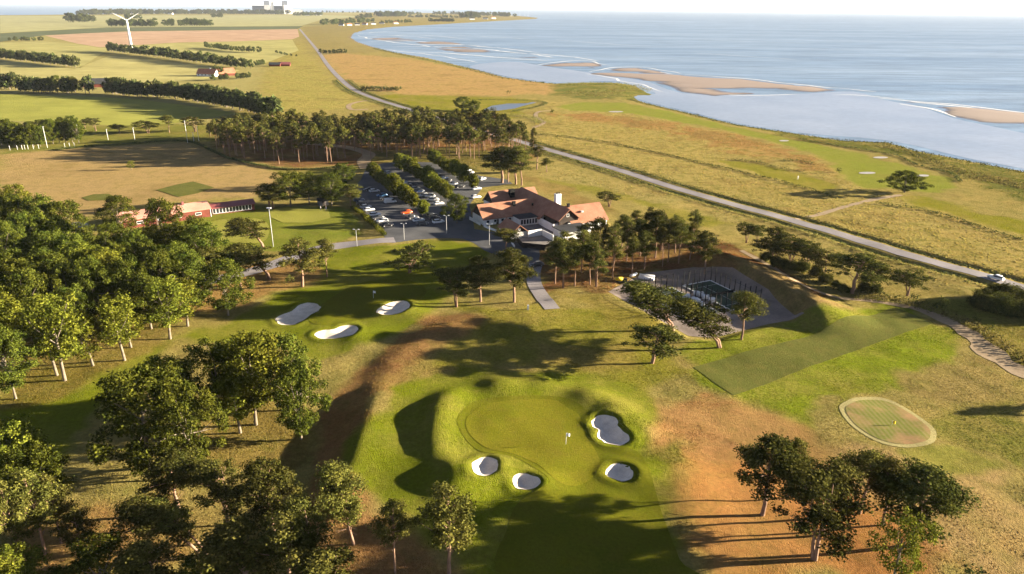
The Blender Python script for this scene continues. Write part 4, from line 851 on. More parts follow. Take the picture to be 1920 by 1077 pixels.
wood('oak', [(x, 277+3*math.sin(x)-x*.05) for x in range(-8, 160, 12)]+[(x, 268-x*.04) for x in range(0, 155, 20)], 'leafy tree of the grove behind the tall range poles', 'trees of the left grove', hm=13)
def row(kind, a, b, n, hm, label, group, jit=.2, off=2.0):
    pa = G(px([a, *([b] if not isinstance(b, list) else b)])); L = np.cumsum([0]+[np.linalg.norm(q-p) for p, q in zip(pa[:-1], pa[1:])])
    for i in range(n):
        s = L[-1]*(i+.5)/n; k = min(np.searchsorted(L, s)-1, len(pa)-2); k = max(k, 0); p = pa[k]+(pa[k+1]-pa[k])*(s-L[k])/(L[k+1]-L[k])
        p = p+np.array([random.uniform(-off, off), random.uniform(-off, off)])
        plant_w(kind, p, None, None, label, group, hm*random.uniform(1-jit, 1+jit))
row('far', (0, 111), [(60, 117), (143, 127)], 32, 13, 'bushy tree of the windbreak at the far left edge', 'far left windbreak')
row('far', (203, 97), [(300, 108), (400, 122), (472, 130)], 50, 13, 'bushy tree of the windbreak at the foot of the wind turbine', 'turbine windbreak')
row('far', (383, 90), [(405, 92), (430, 96), (488, 100)], 20, 10, 'small tree of the short row right of the turbine windbreak', 'short far row')
row('far', (478, 125), [(498, 122)], 4, 7, 'small tree at the right end of the turbine windbreak', 'turbine windbreak end')
row('far', (515, 99), [(535, 104), (560, 107)], 8, 4, 'low shrub beside the far bend of the road', 'far shrubs')
row('far', (0, 168), [(30, 168)], 7, 13, 'tree of the clump at the left edge by the green crop field', 'left field trees')
row('far', (50, 172), [(100, 175), (168, 175)], 20, 13, 'tree of the clump left of the red barn', 'trees left of the barn', off=6)
row('oak', (75, 175), [(150, 176)], 5, 13.5, 'taller tree of the clump left of the red barn', 'trees left of the barn')
row('far', (199, 176), [(250, 181), (320, 184), (390, 194), (440, 204), (480, 212), (515, 222)], 78, 13, 'bushy tree of the long windbreak right of the red barn', 'long windbreak', off=3)
row('far', (395, 152), [(430, 150), (473, 146)], 11, 6, 'garden shrub of the red roofed farm', 'farm shrubs', off=4)
row('far', (403, 143), [(412, 143)], 2, 10, 'garden tree in front of the red roofed farm', 'farm garden trees')
row('far', (600, 101), [(622, 101), (648, 101)], 9, 7, 'tree of the small clump right of the coast road', 'road clump')
row('bush', (678, 169), [(715, 170), (749, 171)], 14, 5, 'shrub of the short dark row beside the coast road', 'roadside row', .15, .6)
far_wood((135, 42), [(172, 42)], 14, 31, 'far_copse', .25, 14)
far_wood((203, 50), [(250, 50), (296, 50)], 26, 23, 'far_woodland', .25, 10)
far_wood((306, 49), [(325, 49)], 6, 21, 'far_woodland', .25, 8)
far_wood((336, 49), [(397, 49)], 16, 23, 'far_woodland', .25, 8)
row('far', (18, 78), [(80, 77)], 9, 9, 'shrub at the corner of the dark crop field', 'field corner shrubs', off=4)
far_wood((233, 36), [(262, 36)], 6, 24, 'far_copse', .25, 10)
far_wood((395, 33.5), [(420, 33.5)], 6, 24, 'far_copse', .25, 10)
far_wood((155, 28.0), [(250, 27.2), (330, 26.8), (450, 26.8), (530, 27.3)], 230, 31, 'far_woodland', .25, 60)
far_wood((553, 30), [(605, 29.8)], 18, 24, 'far_woodland', .25, 15)
far_wood((558, 24.5), [(640, 24.5), (690, 24.5)], 18, 18, 'far_woodland', .3, 25)
far_wood((607, 48), [(640, 46), (700, 42)], 20, 21, 'far_woodland', .25, 10)
far_wood((672, 36), [(700, 34)], 10, 26, 'far_woodland', .25, 15)
far_wood((707, 31.5), [(758, 31.5)], 45, 34, 'far_copse', .2, 30)
far_wood((764, 33), [(870, 34.5)], 26, 18, 'far_woodland', .3, 8)
far_wood((765, 28), [(790, 28)], 7, 26, 'far_copse', .25, 10)
far_wood((815, 28), [(870, 28), (920, 30), (960, 32)], 75, 29, 'far_woodland', .3, 30)
far_wood((868, 35), [(895, 35)], 10, 43, 'far_copse', .2, 14)
far_wood((803, 41), [(852, 41.5)], 18, 17, 'far_woodland', .3, 6)
far_wood((712, 44), [(775, 43)], 15, 13, 'far_woodland', .3, 8)
# clipped limes of the car park
ROWS = [([(700, 318), (706, 325), (713, 332), (721, 339), (729, 346), (737, 352), (745, 358), (757, 366), (766, 372), (775, 378), (791, 391)], 'clipped lime tree of the left row in the car park', 'left row of limes'),
        ([(747, 303), (754, 307), (762, 312), (773, 318), (784, 324), (792, 330), (800, 336), (810, 344), (818, 350), (828, 357), (838, 364)], 'clipped lime tree of the middle row in the car park', 'middle row of limes'),
        ([(811, 294), (819, 298), (827, 303), (836, 310), (844, 314), (853, 319), (868, 330), (887, 342)], 'clipped lime tree of the right row in the car park', 'right row of limes')]
for pts, l, g in ROWS:
    for i, (x, y) in enumerate(pts): plant('lime', x+1, y+14, None, None, l, g, 8.6*random.uniform(.78, 1.16))
for x, y in ((1455, 500), (1470, 503), (1500, 508), (1528, 520), (1548, 530), (1566, 540), (1580, 548), (1618, 546), (1640, 548), (1436, 490)): plant('thicket', x, y, None, None, 'dark low growth at the feet of the dune row pines', 'dune row undergrowth', random.uniform(2.6, 4.2))
# dark thicket at the right edge
for x, y in ((1846, 568), (1866, 562), (1888, 566), (1910, 570), (1932, 574), (1955, 572), (1838, 578), (1856, 584), (1878, 588), (1900, 590), (1922, 596), (1945, 598), (1970, 600), (1868, 576), (1892, 580), (1915, 582), (1938, 586), (1985, 590)): plant('thicket', x, y, None, None, 'dark shrub of the dense thicket by the coast road', 'thicket shrubs', random.uniform(4.6, 6.0))

# --- strips of growth: hedges, tall grass along ditches, dune and reeds
def strip(name, line, width, h, mat, size, dens, z=None, up=.3):
    line = np.asarray(line); seg = np.linalg.norm(np.diff(line, axis=0), axis=1); L = seg.sum(); n = int(L*dens)
    cs = np.concatenate([[0], np.cumsum(seg)]); s = RNG.random(n)*L; k = np.clip(np.searchsorted(cs, s)-1, 0, len(seg)-1); t = (s-cs[k])/seg[k]
    d = (line[k+1]-line[k])/seg[k][:, None]; nn = np.column_stack([-d[:, 1], d[:, 0]]); P = line[k]+d*(t*seg[k])[:, None]+nn*((RNG.random(n)-.5)*width)[:, None]
    zz = HF(P)+RNG.random(n)*h*(.5+.8*vnoise(P, .25, 6)); C = np.column_stack([P, zz])
    N = RNG.normal(size=(n, 3))+np.array([0, 0, up]); V, Fq = cards(C, N, size); return link(name, npmesh(name, V, Fq), mat)
hd = strip('clipped_hedge', smooth_poly(G(px([(660, 390), (680, 405), (700, 424), (722, 444)])), False, 4), 1.6, 1.7, M['leaf_lime'], .32, 130); tag(hd, 'long clipped hedge between the lawn and the parked cars', 'hedge')
hd = strip('low_hedge', smooth_poly(G(px([(100, 283), (160, 276), (250, 270), (350, 266), (400, 285), (430, 298), (500, 314), (560, 319), (650, 314)])), False, 4), 1.6, 1.1, M['leaf_far'], .5, 40); tag(hd, 'low dark hedge around the far side of the practice field', 'hedge')
def offs(line, d):
    g = np.gradient(line, axis=0); g /= np.linalg.norm(g, axis=1)[:, None]; return line+np.column_stack([-g[:, 1], g[:, 0]])*d
near = coast_road[8:110]
for dd, w in ((7.0, 1.6), (-6.5, 1.3)):
    tag(strip('verge_grass', offs(near, dd*.9), w, .8, M['leaf_far'], .5, 18), kind='stuff')
    tag(strip('verge_grass', offs(near, dd*1.35), 3, .5, M['grass_tuft'], .5, 10), kind='stuff')
sh = smooth_poly(G(px([(700, 90), (760, 104), (820, 116), (900, 134), (950, 147), (1040, 158)])), False, 5)
tag(strip('shore_scrub', sh, 14, 1.6, M['leaf_far'], 1.1, 3), kind='stuff')
sh = smooth_poly(G(px([(1060, 160), (1120, 157), (1170, 158), (1200, 167), (1150, 172), (1080, 172), (1110, 180), (1180, 178)])), False, 5)
tag(strip('reed_bed', sh, 26, 1.6, M['grass_tuft'], .9, 10), kind='stuff')
sh = smooth_poly(G(px([(1180, 186), (1290, 212), (1380, 233), (1514, 254), (1600, 264), (1665, 268), (1720, 284), (1815, 302), (1920, 322), (2050, 352)])), False, 5)
tag(strip('dune_grass', sh, 7, 1.1, M['leaf_far'], .7, 9), kind='stuff')
sh = smooth_poly(G(px([(1650, 272), (1720, 290), (1760, 310), (1830, 330), (1920, 350), (2050, 385)])), False, 5)
tag(strip('dune_grass', sh, 12, .8, M['grass_tuft'], .7, 14), kind='stuff')
sh = smooth_poly(G(px([(1500, 262), (1620, 282), (1680, 292), (1720, 310), (1780, 325), (1800, 342)])), False, 5)
tag(strip('dune_grass', sh, 2, .9, M['leaf_far'], .6, 12), kind='stuff')
for l, m, w in (([(880, 188), (960, 188), (1020, 192), (1010, 200), (960, 210)], 'leaf_far', 4), ([(900, 214), (950, 215), (1000, 222), (1020, 232)], 'grass_tuft', 12), ([(1010, 252), (1100, 262), (1200, 280), (1290, 300), (1480, 345), (1560, 370)], 'leaf_far', 1.2),
                ([(1370, 300), (1420, 305), (1470, 318), (1510, 322)], 'leaf_far', 2.5), ([(1465, 303), (1500, 302), (1530, 310)], 'leaf_far', 4), ([(1240, 186), (1340, 205), (1290, 200)], 'leaf_far', 3), ([(1640, 382), (1740, 396), (1850, 430), (1920, 452)], 'leaf_far', 1.0),
                ([(1600, 556), (1680, 566), (1760, 588), (1830, 615), (1880, 650), (1960, 690)], 'grass_tuft', 5), ([(1490, 515), (1560, 540), (1640, 552), (1760, 575)], 'leaf_far', 3)):
    tag(strip('tall_grass', smooth_poly(GH(px(l), H0), False, 5), w, .9, M[m], .5, 12 if w < 5 else 24), kind='stuff')

def tufts(name, n, x0, x1, y0, y1, size, hi, thr=.5):
    P = np.column_stack([x0+RNG.random(n)*(x1-x0), y0+RNG.random(n)*(y1-y0)])
    u = np.abs(P[:, 0]) < 40+P[:, 1]*.78; P = P[u & (sdf(P, LAND) > 4)]; c = cover(P); keep = c[:, 3]*(.55+.9*fbm(P, .11, 71)) > thr
    for w in BW.values(): keep &= sdf(P, w) < -.3
    for w in (BARE): keep &= sdf(P, w) < -.2
    P = P[keep]; c = c[keep]; m = len(P); z = HF(P)
    a = RNG.random(m)*math.pi*2; s = size*(.6+.9*RNG.random(m)); h = hi*(.5+RNG.random(m))
    t = np.column_stack([np.cos(a), np.sin(a)])*s[:, None]/2; l = RNG.normal(size=(m, 2))*h[:, None]*.35
    A = np.column_stack([P-t, z-.03]); B = np.column_stack([P+t, z-.03]); Cc = np.column_stack([P+t*.8+l, z+h]); D = np.column_stack([P-t*.8+l, z+h])
    V = np.stack([A, B, Cc, D], 1).reshape(-1, 3); me = npmesh(name, V, np.arange(4*m).reshape(-1, 4))
    k = (.75+.4*RNG.random(m))[:, None]; tint = 1+(RNG.random((m, 3))-.5)*.2
    cc = np.column_stack([c[:, :3]*k*tint*np.array([.95, .95, .62]), np.ones(m)]); at = me.color_attributes.new('cover', 'FLOAT_COLOR', 'POINT'); at.data.foreach_set('color', np.repeat(cc, 4, 0).astype(np.float32).ravel())
    if 'tuft' not in M:
        mm, t_, o_ = newmat('tuft_blades'); d_ = t_.nodes.new('ShaderNodeBsdfDiffuse'); tr_ = t_.nodes.new('ShaderNodeBsdfTranslucent'); mx_ = t_.nodes.new('ShaderNodeMixShader'); a_ = t_.nodes.new('ShaderNodeAttribute'); a_.attribute_name = 'cover'
        for q_ in (d_, tr_): t_.links.new(a_.outputs['Color'], q_.inputs[0])
        mx_.inputs[0].default_value = .3; t_.links.new(d_.outputs[0], mx_.inputs[1]); t_.links.new(tr_.outputs[0], mx_.inputs[2]); t_.links.new(mx_.outputs[0], o_.inputs[0]); M['tuft'] = mm
    tag(link(name, me, M['tuft']), kind='stuff')
BARE = [GH(smooth_poly(collar_o, True, 3), H0), GH(tee_o, H0), GH(smooth_poly(ring_o, True, 3), H0), yard, ribbon(path, 4.4), ribbon(track, 3.0), ribbon(coast_road, 7.5), ribbon(club_lane, 6.4), GH(px([(664, 352), (676, 338), (692, 312), (760, 303), (830, 306), (962, 340), (905, 352), (880, 385), (890, 430), (960, 442), (1012, 452), (1008, 500), (935, 480), (868, 448), (780, 450), (735, 456), (672, 380)]), H0)]
tufts('rough_grass', 230000, -110, 130, 76, 235, .20, .05, .58)
tufts('meadow_grass', 60000, -60, 330, 190, 560, .55, .18, .85)
# ------------------------------------------------------------------ buildings
def gable(mb, a0, a1, b, hw, ez, rz, along='a', th=.25, ov=.5, mat=0):
    """pitched roof slab along axis a (or b)"""
    sl = (rz-ez)/hw; prof = [(-hw-ov, ez-ov*sl), (0, rz), (hw+ov, ez-ov*sl), (hw+ov, ez-ov*sl-th), (0, rz-th*1.2), (-hw-ov, ez-ov*sl-th)]
    P = []
    for a in (a0-ov, a1+ov):
        for y, z in prof: P.append((a, b+y, z) if along == 'a' else (b+y, a, z))
    mb.poly(P, [(0, 1, 7, 6), (1, 2, 8, 7), (2, 3, 9, 8), (3, 4, 10, 9), (4, 5, 11, 10), (5, 0, 6, 11), (5, 4, 1, 0), (4, 3, 2, 1), (6, 7, 10, 11), (7, 8, 9, 10)], mat); return mb
def gwall(mb, a0, a1, b, hw, ez, rz, along='a', base=-1, wm=0, gm=1):
    def q(a, y, z): return (a, b+y, z) if along == 'a' else (b+y, a, z)
    v = [q(a0, -hw, base), q(a0, hw, base), q(a1, hw, base), q(a1, -hw, base), q(a0, -hw, ez), q(a0, hw, ez), q(a1, hw, ez), q(a1, -hw, ez), q(a0, 0, rz), q(a1, 0, rz)]
    mb.poly(v, [(0, 1, 5, 4), (1, 2, 6, 5), (2, 3, 7, 6), (3, 0, 4, 7)], wm); mb.poly([v[4], v[5], v[8], v[6], v[7], v[9]], [(0, 1, 2), (3, 4, 5)], gm); return mb
def window(parent, x, y, z, w, h, face, name='window', frame='white_metal'):
    """face: 'a+','a-','b+','b-' outward direction; frame with a pane as sub-part"""
    s = 1 if face[1] == '+' else -1; mb = MB()
    def bx(u, v, du, dv, d, o): 
        return ((x+s*o, y+u, z+v), (d, du, dv)) if face[0] == 'a' else ((x+u, y+s*o, z+v), (du, d, dv))
    for u, v, du, dv in ((-w/2, 0, .1, h), (w/2, 0, .1, h), (0, h/2, w-.1, .1), (0, -h/2, w-.1, .1)): mb.box(*bx(u, v, du, dv, .1, .04))
    f = mb.build(name, M[frame], parent); g = MB(); g.box(*bx(0, 0, w-.12, h-.12, .04, .02)); g.build('pane', M['glass'], f)
th = R(27); R0 = (3.2, 281.9)
club = thing('clubhouse', 'white clubhouse with interlocking steep orange tiled roofs beside the car park', 'building', (R0[0], R0[1], 0), th)
# local axes: x = a (along the wings), y = -b (b points towards the practice holes)
wb = MB()
gwall(wb, -25.2, 0, -14.0, 5.0, 2.95, 6.85); gwall(wb, -13.6, 6.2, 1.0, 5.2, 2.95, 7.2)
gwall(wb, -35.8, 0.5, 0.5, 6.1, 2.8, 7.65, 'b'); gwall(wb, 0, 16.6, -30.9, 6.2, 2.8, 7.3)
wb.box((-9.5, -21.6, .85), (7.6, 6.2, 3.7)); wb.box((-20.3, -33.2, .7), (6.2, 9.6, 3.4)); 
wb.build('wall', [M['white_wall'], M['dark_wood']], club)
for nm, a in (('left wing', (-25.2, -1.0, -14.0, 5.0, 2.95, 7.0, 'a')), ('rear wing', (-13.6, 6.2, 1.0, 5.2, 2.95, 7.35, 'a')), ('front wing', (1.5, 16.6, -30.9, 6.2, 2.8, 7.45, 'a'))):
    gable(MB(), *a).build('roof', M['tiles'], club)
mb = MB(); gable(mb, -26.2, 0.4, .5, 6.3, 2.8, 7.95, 'b'); mb.build('roof', M['tiles'], club)
mb = MB(); gable(mb, -36.6, -26.9, .5, 4.1, 4.5, 7.93, 'b'); rf = mb.build('roof', M['tiles'], club)
wb = MB(); gwall(wb, -36.4, -26.0, .5, 3.9, 4.3, 7.5, 'b', -1, 1, 1); wb.build('front_gable', [M['dark_wood'], M['dark_wood']], club)
wb = MB(); gwall(wb, -38.0, -28.4, -20.3, 3.1, 2.4, 4.8, 'b'); wb.build('annex_wall', [M['white_wall'], M['dark_wood']], club)
gable(MB(), -38.2, -28.2, -20.3, 3.2, 2.45, 5.0, 'b', .2, .4).build('annex_roof', M['tiles'], club)
MB().box((-9.4, -21.7, 2.82), (8.4, 6.8, .24)).build('flat_roof', M['felt'], club)
MB().box((-1.6, -42.3, 2.75), (11.5, 8.4, .3)).build('flat_roof', M['felt'], club)
MB().box((-1.6, -42.3, .8), (10.8, 7.8, 3.6)).build('wall', M['white_wall'], club)
for i in range(10):
    if i == 6: continue
    window(club, -12.4+i*1.17, -24.75, 1.45, .98, 1.9, 'b-')
cb = MB(); cb.box((2.4, -24.9, 7.3), (2.1, 1.6, 6.2)); cb.box((2.4, -24.9, 10.5), (2.3, 1.8, .25)); ch = cb.build('chimney', M['white_wall'], club)
mb = MB()
for dx in (-.6, 0, .6): mb.tube([(2.4+dx, -24.9, 10.6), (2.4+dx, -24.9, 11.2)], .18, 8)
mb.build('chimney_pot', M['black_metal'], ch)
for x, y, z, s in ((-11.2, -15.6, 6.0, 1.1), (-5.0, -1.5, 6.2, 1.9), (3.2, -31.3, 7.6, .8), (-4.0, -17.2, 5.4, .5)):
    v = MB(); v.box((x, y, z), (s, s, s*1.5)); v.box((x, y, z+s*.85), (s*1.3, s*1.3, .12)); v.build('roof_vent', M['black_metal'], club)
for x, y, z in ((7.5, -34.0, 5.6), (5.5, -28.8, 6.4)):
    v = MB(); v.box((x, y, z), (.9, .9, .5)); v.build('skylight', M['grey_metal'], club)
window(club, 0.0, -36.45, 5.6, 1.0, 1.0, 'b-'); window(club, -20.3, -38.05, 3.4, .6, .7, 'b-')
for a in (-23.5, -20.5, -17.5, -14.5, -11): window(club, a, -19.05, 1.5, 1.2, 1.1, 'b-')
MB().box((-19.6, -19.03, 1.0), (1.0, .08, 2.0)).build('door', M['dark_wood'], club)
for y in (-2.2, 4.0): window(club, -13.65, y, 1.5, 1.2, 1.2, 'a-')
for a in (4.5, 8, 12, 15): window(club, a, -37.15, 1.4, 1.5, 1.2, 'b-')
def at_club(a, y, z=0): c, s = math.cos(th), math.sin(th); return (R0[0]+a*c-y*s, R0[1]+a*s+y*c, z)
def wallseg(name, label, pts, h, t, mat, cat='wall', cap=None, base=-1):
    r = thing(name, label, cat, at_club(0, 0), th); mb = MB()
    for (x0, y0), (x1, y1) in zip(pts[:-1], pts[1:]):
        L = math.hypot(x1-x0, y1-y0); mb.box(((x0+x1)/2, (y0+y1)/2, (h+base)/2), (L+t*.98, t, h-base), math.atan2(y1-y0, x1-x0))
    mb.build('masonry' if mat != 'dark_wood' else 'boards', M[mat], r); 
    return r
tp = MB(); 
sheet('terrace', np.array([at_club(a, b)[:2] for a, b in ((-17, -38.3), (-17, -25.2), (-5, -25.2), (-5, -38), (-7.5, -38), (-7.5, -46), (-23, -52), (-23, -39))]), M['slab'], .12, 2, 1)
wallseg('courtyard_wall', 'tall white wall closing the courtyard beside the annex', [(-17.0, -38.4), (-11.8, -38.3)], 2.5, .3, 'white_wall')
wallseg('courtyard_wall', 'white wall running forward from the courtyard towards the pines', [(-11.5, -38.9), (-11.2, -45.6)], 2.3, .3, 'white_wall')
wallseg('board_fence', 'dark board fence around the service yard in front of the clubhouse', [(-22.5, -40.3), (-24.2, -47.5), (-18.5, -53.0), (-12, -50.5)], 1.9, .12, 'dark_wood', 'fence')
wallseg('low_wall', 'low white wall along the forecourt of the left wing', [(-25.6, -20.4), (-24.9, -24.2), (-23.4, -31.5)], .8, .35, 'white_wall')
wallseg('low_wall', 'low white wall at the gable of the left wing', [(-26.6, -9.5), (-26.2, -18.0)], 1.3, .3, 'white_wall')
wallseg('low_wall', 'short white wall left of the dark board fence', [(-25.2, -41.5), (-26.3, -46.0)], .8, .3, 'white_wall')

# red range building
A = G(px([(229.5, 432), (396, 407)])); d = A[1]-A[0]; L = float(np.linalg.norm(d)); ang = math.atan2(d[1], d[0])
rb = thing('range_building', 'long red boarded building with a pale red roof behind the oaks', 'building', (A[0, 0], A[0, 1], 0), ang)
wb = MB(); gwall(wb, 0, L, 5.0, 5.0, 3.4, 5.1); wb.build('wall', [M['red_wood'], M['red_wood']], rb)
gable(MB(), 0, L, 5.0, 5.0, 3.5, 5.25, 'a', .15, .5).build('roof', M['pink_roof'], rb)
for x in (6, 13, 19, 26): window(rb, x, -.05, 1.9, 2.0, .9, 'b-')
MB().box((22, 4.4, 5.5), (.7, .7, 1.3)).build('chimney', M['darkred_roof'], rb)
for x in (-.05, L+.05): MB().box((x, -.06, 1.4), (.18, .18, 4.0)).build('corner_board', M['white_wall'], rb)
B = G(px([(397, 404), (478, 394)])); d2 = B[1]-B[0]; L2 = float(np.linalg.norm(d2)); an2 = math.atan2(d2[1], d2[0])
gw = thing('glazed_wing', 'low glazed wing with a dark red roof right of the red building', 'building', (B[0, 0], B[0, 1], 0), an2)
wb = MB(); gwall(wb, .3, L2, 3.0, 3.0, 2.7, 3.7); wb.build('wall', [M['red_wood'], M['red_wood']], gw)
gable(MB(), .4, L2, 3.0, 3.0, 2.8, 3.9, 'a', .15, .5).build('roof', M['darkred_roof'], gw)
for i in range(12): window(gw, 1.1+i*(L2-1.6)/12, -.05, 1.45, (L2-1.6)/12*.86, 1.9, 'b-')
# shed behind the leafy row
q = g1(606, 384); sh_ = thing('garden_shed', 'small grey shed under the trees by the car park hedge', 'shed', (q[0], q[1], 0), .4)
wb = MB(); gwall(wb, -2, 2, 0, 1.5, 2.1, 2.9, base=-.2); wb.build('wall', [M['slab'], M['slab']], sh_); gable(MB(), -2, 2, 0, 1.5, 2.15, 3.0, 'a', .1, .25).build('roof', M['felt'], sh_); MB().box((0, -1.53, 1), (.9, .06, 1.9)).build('door', M['dark_wood'], sh_)
# farm buildings
def barn(name, label, p, ang, L, W_, ez, rz_, wall, roof, chim=False, wins=0):
    q = g1(*p); r = thing(name, label, 'building', (q[0], q[1], 0), ang); wb = MB(); gwall(wb, -L/2, L/2, 0, W_/2, ez, rz_-.15); wb.build('wall', [M[wall], M[wall]], r)
    gable(MB(), -L/2, L/2, 0, W_/2, ez, rz_, 'a', .25, .5).build('roof', M[roof], r)
    if chim: MB().box((L*.15, 0, rz_), (.9, .9, 1.8)).build('chimney', M['white_wall'], r)
    for i in range(wins): window(r, -L/2+(i+.5)*L/wins, -W_/2-.05, 1.6, 1.6, 1.3, 'b-')
    return r
barn('farmhouse', 'white farmhouse with a red roof left of its garden tree', (391, 143), R(-12), 22, 10, 3.2, 8, 'white_wall', 'orange_roof', True, 5)
barn('farm_barn', 'red barn with a red roof right of the farmhouse garden tree', (422, 142), R(35), 20, 10, 3.2, 8, 'red_wood', 'orange_roof')
barn('field_barn', 'dark roofed red barn in the gap of the long windbreak', (183, 163), R(20), 22, 11, 3.6, 8, 'red_wood', 'felt')
barn('field_shed', 'left one of two low red sheds beyond the turbine windbreak', (516, 124.5), R(5), 14, 8, 2.6, 5, 'red_wood', 'felt')
barn('field_shed', 'right one of two low red sheds beyond the turbine windbreak', (534, 124), R(8), 14, 8, 2.6, 5, 'red_wood', 'darkred_roof')
VH = [((598, 29.3), 'white farmhouse of the hamlet right of the power station', 'orange_roof'), ((576, 29.6), 'long white house among the hamlet trees', 'felt'), ((640, 48.5), 'white cottage at the left end of the bay village', 'felt'), ((655, 48.2), 'cottage second from the left in the bay village', 'orange_roof'),
      ((670, 47.6), 'white cottage in the middle of the bay village', 'felt'), ((684, 46.8), 'white cottage behind the innermost bay', 'orange_roof'), ((700, 46), 'low cottage where the beach begins', 'felt'), ((716, 45.2), 'white beach cottage on the bay', 'felt'), ((742, 45), 'last white cottage along the bay beach', 'orange_roof'),
      ((885, 37), 'white house on the shore below the dark cape clump', 'felt'), ((910, 36.3), 'house at the harbour end of the cape', 'felt'), ((925, 35.5), 'small house nearest the cape tip', 'orange_roof'), ((245, 27.3), 'white hall in the shore wood', 'felt'), ((320, 27.2), 'pale building in the gap of the shore wood', 'felt')]
for i, (p, l, rf_) in enumerate(VH):
    far = g1(*p)[1]/2500.; barn('cottage', l, p, R(8+37*i % 60-20), 16*max(1, far), 9*max(1, far*.8), 4*max(1, far*.7), 8*max(1, far*.7), 'white_wall', rf_)
# power station far on the shore
q = g1(512, 26.5); D = float(np.hypot(*q)); u = D/F*1.0; ps = thing('power_station', 'pale power station with two dark capped reactor towers on the horizon', 'building', (q[0], q[1], 0), math.atan2(-q[0], q[1]))
def pb(name, x0, x1, top, mat, dy=0, dep=60, bot=0): MB().box((((x0+x1)/2-512)*u, dy, ((26.5-top)*u+bot)/2), ((x1-x0)*u, dep, (26.5-top)*u-bot)).build(name, M[mat], ps)
pb('turbine_hall', 480, 507, 13.5, 'concrete_dark'); pb('turbine_hall', 509, 528, 13.8, 'concrete_dark', -2); pb('side_hall', 545, 560, 19.5, 'concrete', 5)
for x in (499, 527.5):
    pb('reactor_building', x, x+9.5, 12.6, 'concrete', -40, 45); pb('reactor_cap', x-.2, x+9.2, 5.8, 'concrete_dark', -40, 46, 13.9*u)
    MB().tube([((x+4.5-512)*u, -40, 20.6*u), ((x+4.5-512)*u, -40, 27*u)], [2.2, 1.2], 6).build('mast', M['grey_metal'], ps)
pb('stack_block', 509.5, 514.5, 4.2, 'white_wall', -30, 30); pb('stack_block', 537.5, 543.5, 3.4, 'white_wall', -30, 36); pb('low_hall', 530, 537, 12.4, 'white_wall', -66, 20)
# wind turbine
q = g1(247.5, 96); hh = 48.0; wt = thing('wind_turbine', 'white three bladed wind turbine rising from a windbreak', 'wind turbine', (q[0], q[1], 0), R(25))
MB().tube([(0, 0, -1), (0, 0, hh*.5), (0, 0, hh)], [2.3, 1.85, 1.3], 16).build('tower', M['white_metal'], wt)
nb = MB(); nb.loft([[(-1.3*k, y, hh+.3-1.3*k), (1.3*k, y, hh+.3-1.3*k), (1.3*k, y, hh+.3+1.5*k), (-1.3*k, y, hh+.3+1.5*k)] for y, k in ((-2.4, .7), (-1.6, 1), (4, 1), (5.2, .7))]); nb.build('nacelle', M['white_metal'], wt)
hb = MB(); hb.tube([(0, -2.4, hh+.4), (0, -3.4, hh+.4), (0, -4.3, hh+.4)], [1.2, 1.15, .3], 12); hub = hb.build('hub', M['white_metal'], wt)
for k in range(3):
    a = R(60+120*k); b = MB(); secs = []
    for r_, c_, t_ in ((.8, 1.3, 1.0), (3, 2.1, .8), (6, 2.5, .5), (13, 1.8, .32), (21, .7, .15), (23, .25, .08)):
        cx, cz = math.sin(a), math.cos(a); tx, tz = math.cos(a), -math.sin(a)
        secs.append([(cx*r_+tx*o*c_/2, -3.3+w_*t_/2, hh+.4+cz*r_+tz*o*c_/2) for o, w_ in ((-.4, 0), (0, 1), (.6, 0), (0, -1))])
    b.loft(secs); b.build('blade', M['white_metal'], wt)

# ------------------------------------------------------------------ posts, poles, lamps, flags
def pole_h(bx, by, ty): b = GH([(bx, by)], H0)[0]; z = float(HF([b])[0]); return b, z, height_for(b[0], b[1], z, ty)
LP = [(669.5, 462, 431, 'lamp post on the lawn side of the lane, leftmost of the lamps'), (758, 450, 420, 'lamp post between the lane and the parked cars'), (837.5, 438, 405, 'double headed lamp post at the entrance of the car park'), (917.5, 460, 421, 'lamp post at the corner of the drive below the annex'), (1060, 437, 423, 'small lamp post on the terrace in front of the dark gable')]
lamp = None
for x, y, ty, l in LP:
    b, z, h = pole_h(x, y, ty)
    r = thing('street_lamp', l, 'lamp post', (b[0], b[1], z), 0, 'lamp posts around the clubhouse')
    MB().tube([(0, 0, -.3), (0, 0, h*.5), (0, 0, h)], [.085, .07, .055], 8).build('post', M['grey_metal'], r)
    for s in (-1, 1):
        a_ = MB(); a_.tube([(0, 0, h-.05), (s*.6, 0, h+.12)], .05, 6); a_.build('arm', M['grey_metal'], r)
        m_ = MB(); m_.box((s*.8, 0, h+.14), (.6, .28, .15), 0, .8); m_.build('lamp_head', M['white_metal'], r)
b, z, h = pole_h(512.5, 463, 391); r = thing('tall_pole', 'tall grey pole on the practice lawn left of the chipping green', 'pole', (b[0], b[1], z))
MB().tube([(0, 0, -.3), (0, 0, h)], [.13, .08], 8).build('shaft', M['grey_metal'], r); MB().box((0, 0, h+.1), (1.4, .5, .3)).build('floodlight', M['white_metal'], r)
NP = [(89, 277.5, 238, 'tallest white net pole at the left grove'), (149, 262, 234, 'white net pole at the right end of the left grove'), (203, 263, 243, 'thin net pole right of the left grove'), (253, 263, 240, 'thin net pole in the middle of the range end'), (352, 268, 227, 'tall net pole at the right end of the range'), (373, 265, 238, 'net pole nearest the pine belt'), (364, 268, 249, 'short net pole between the two right ones')]
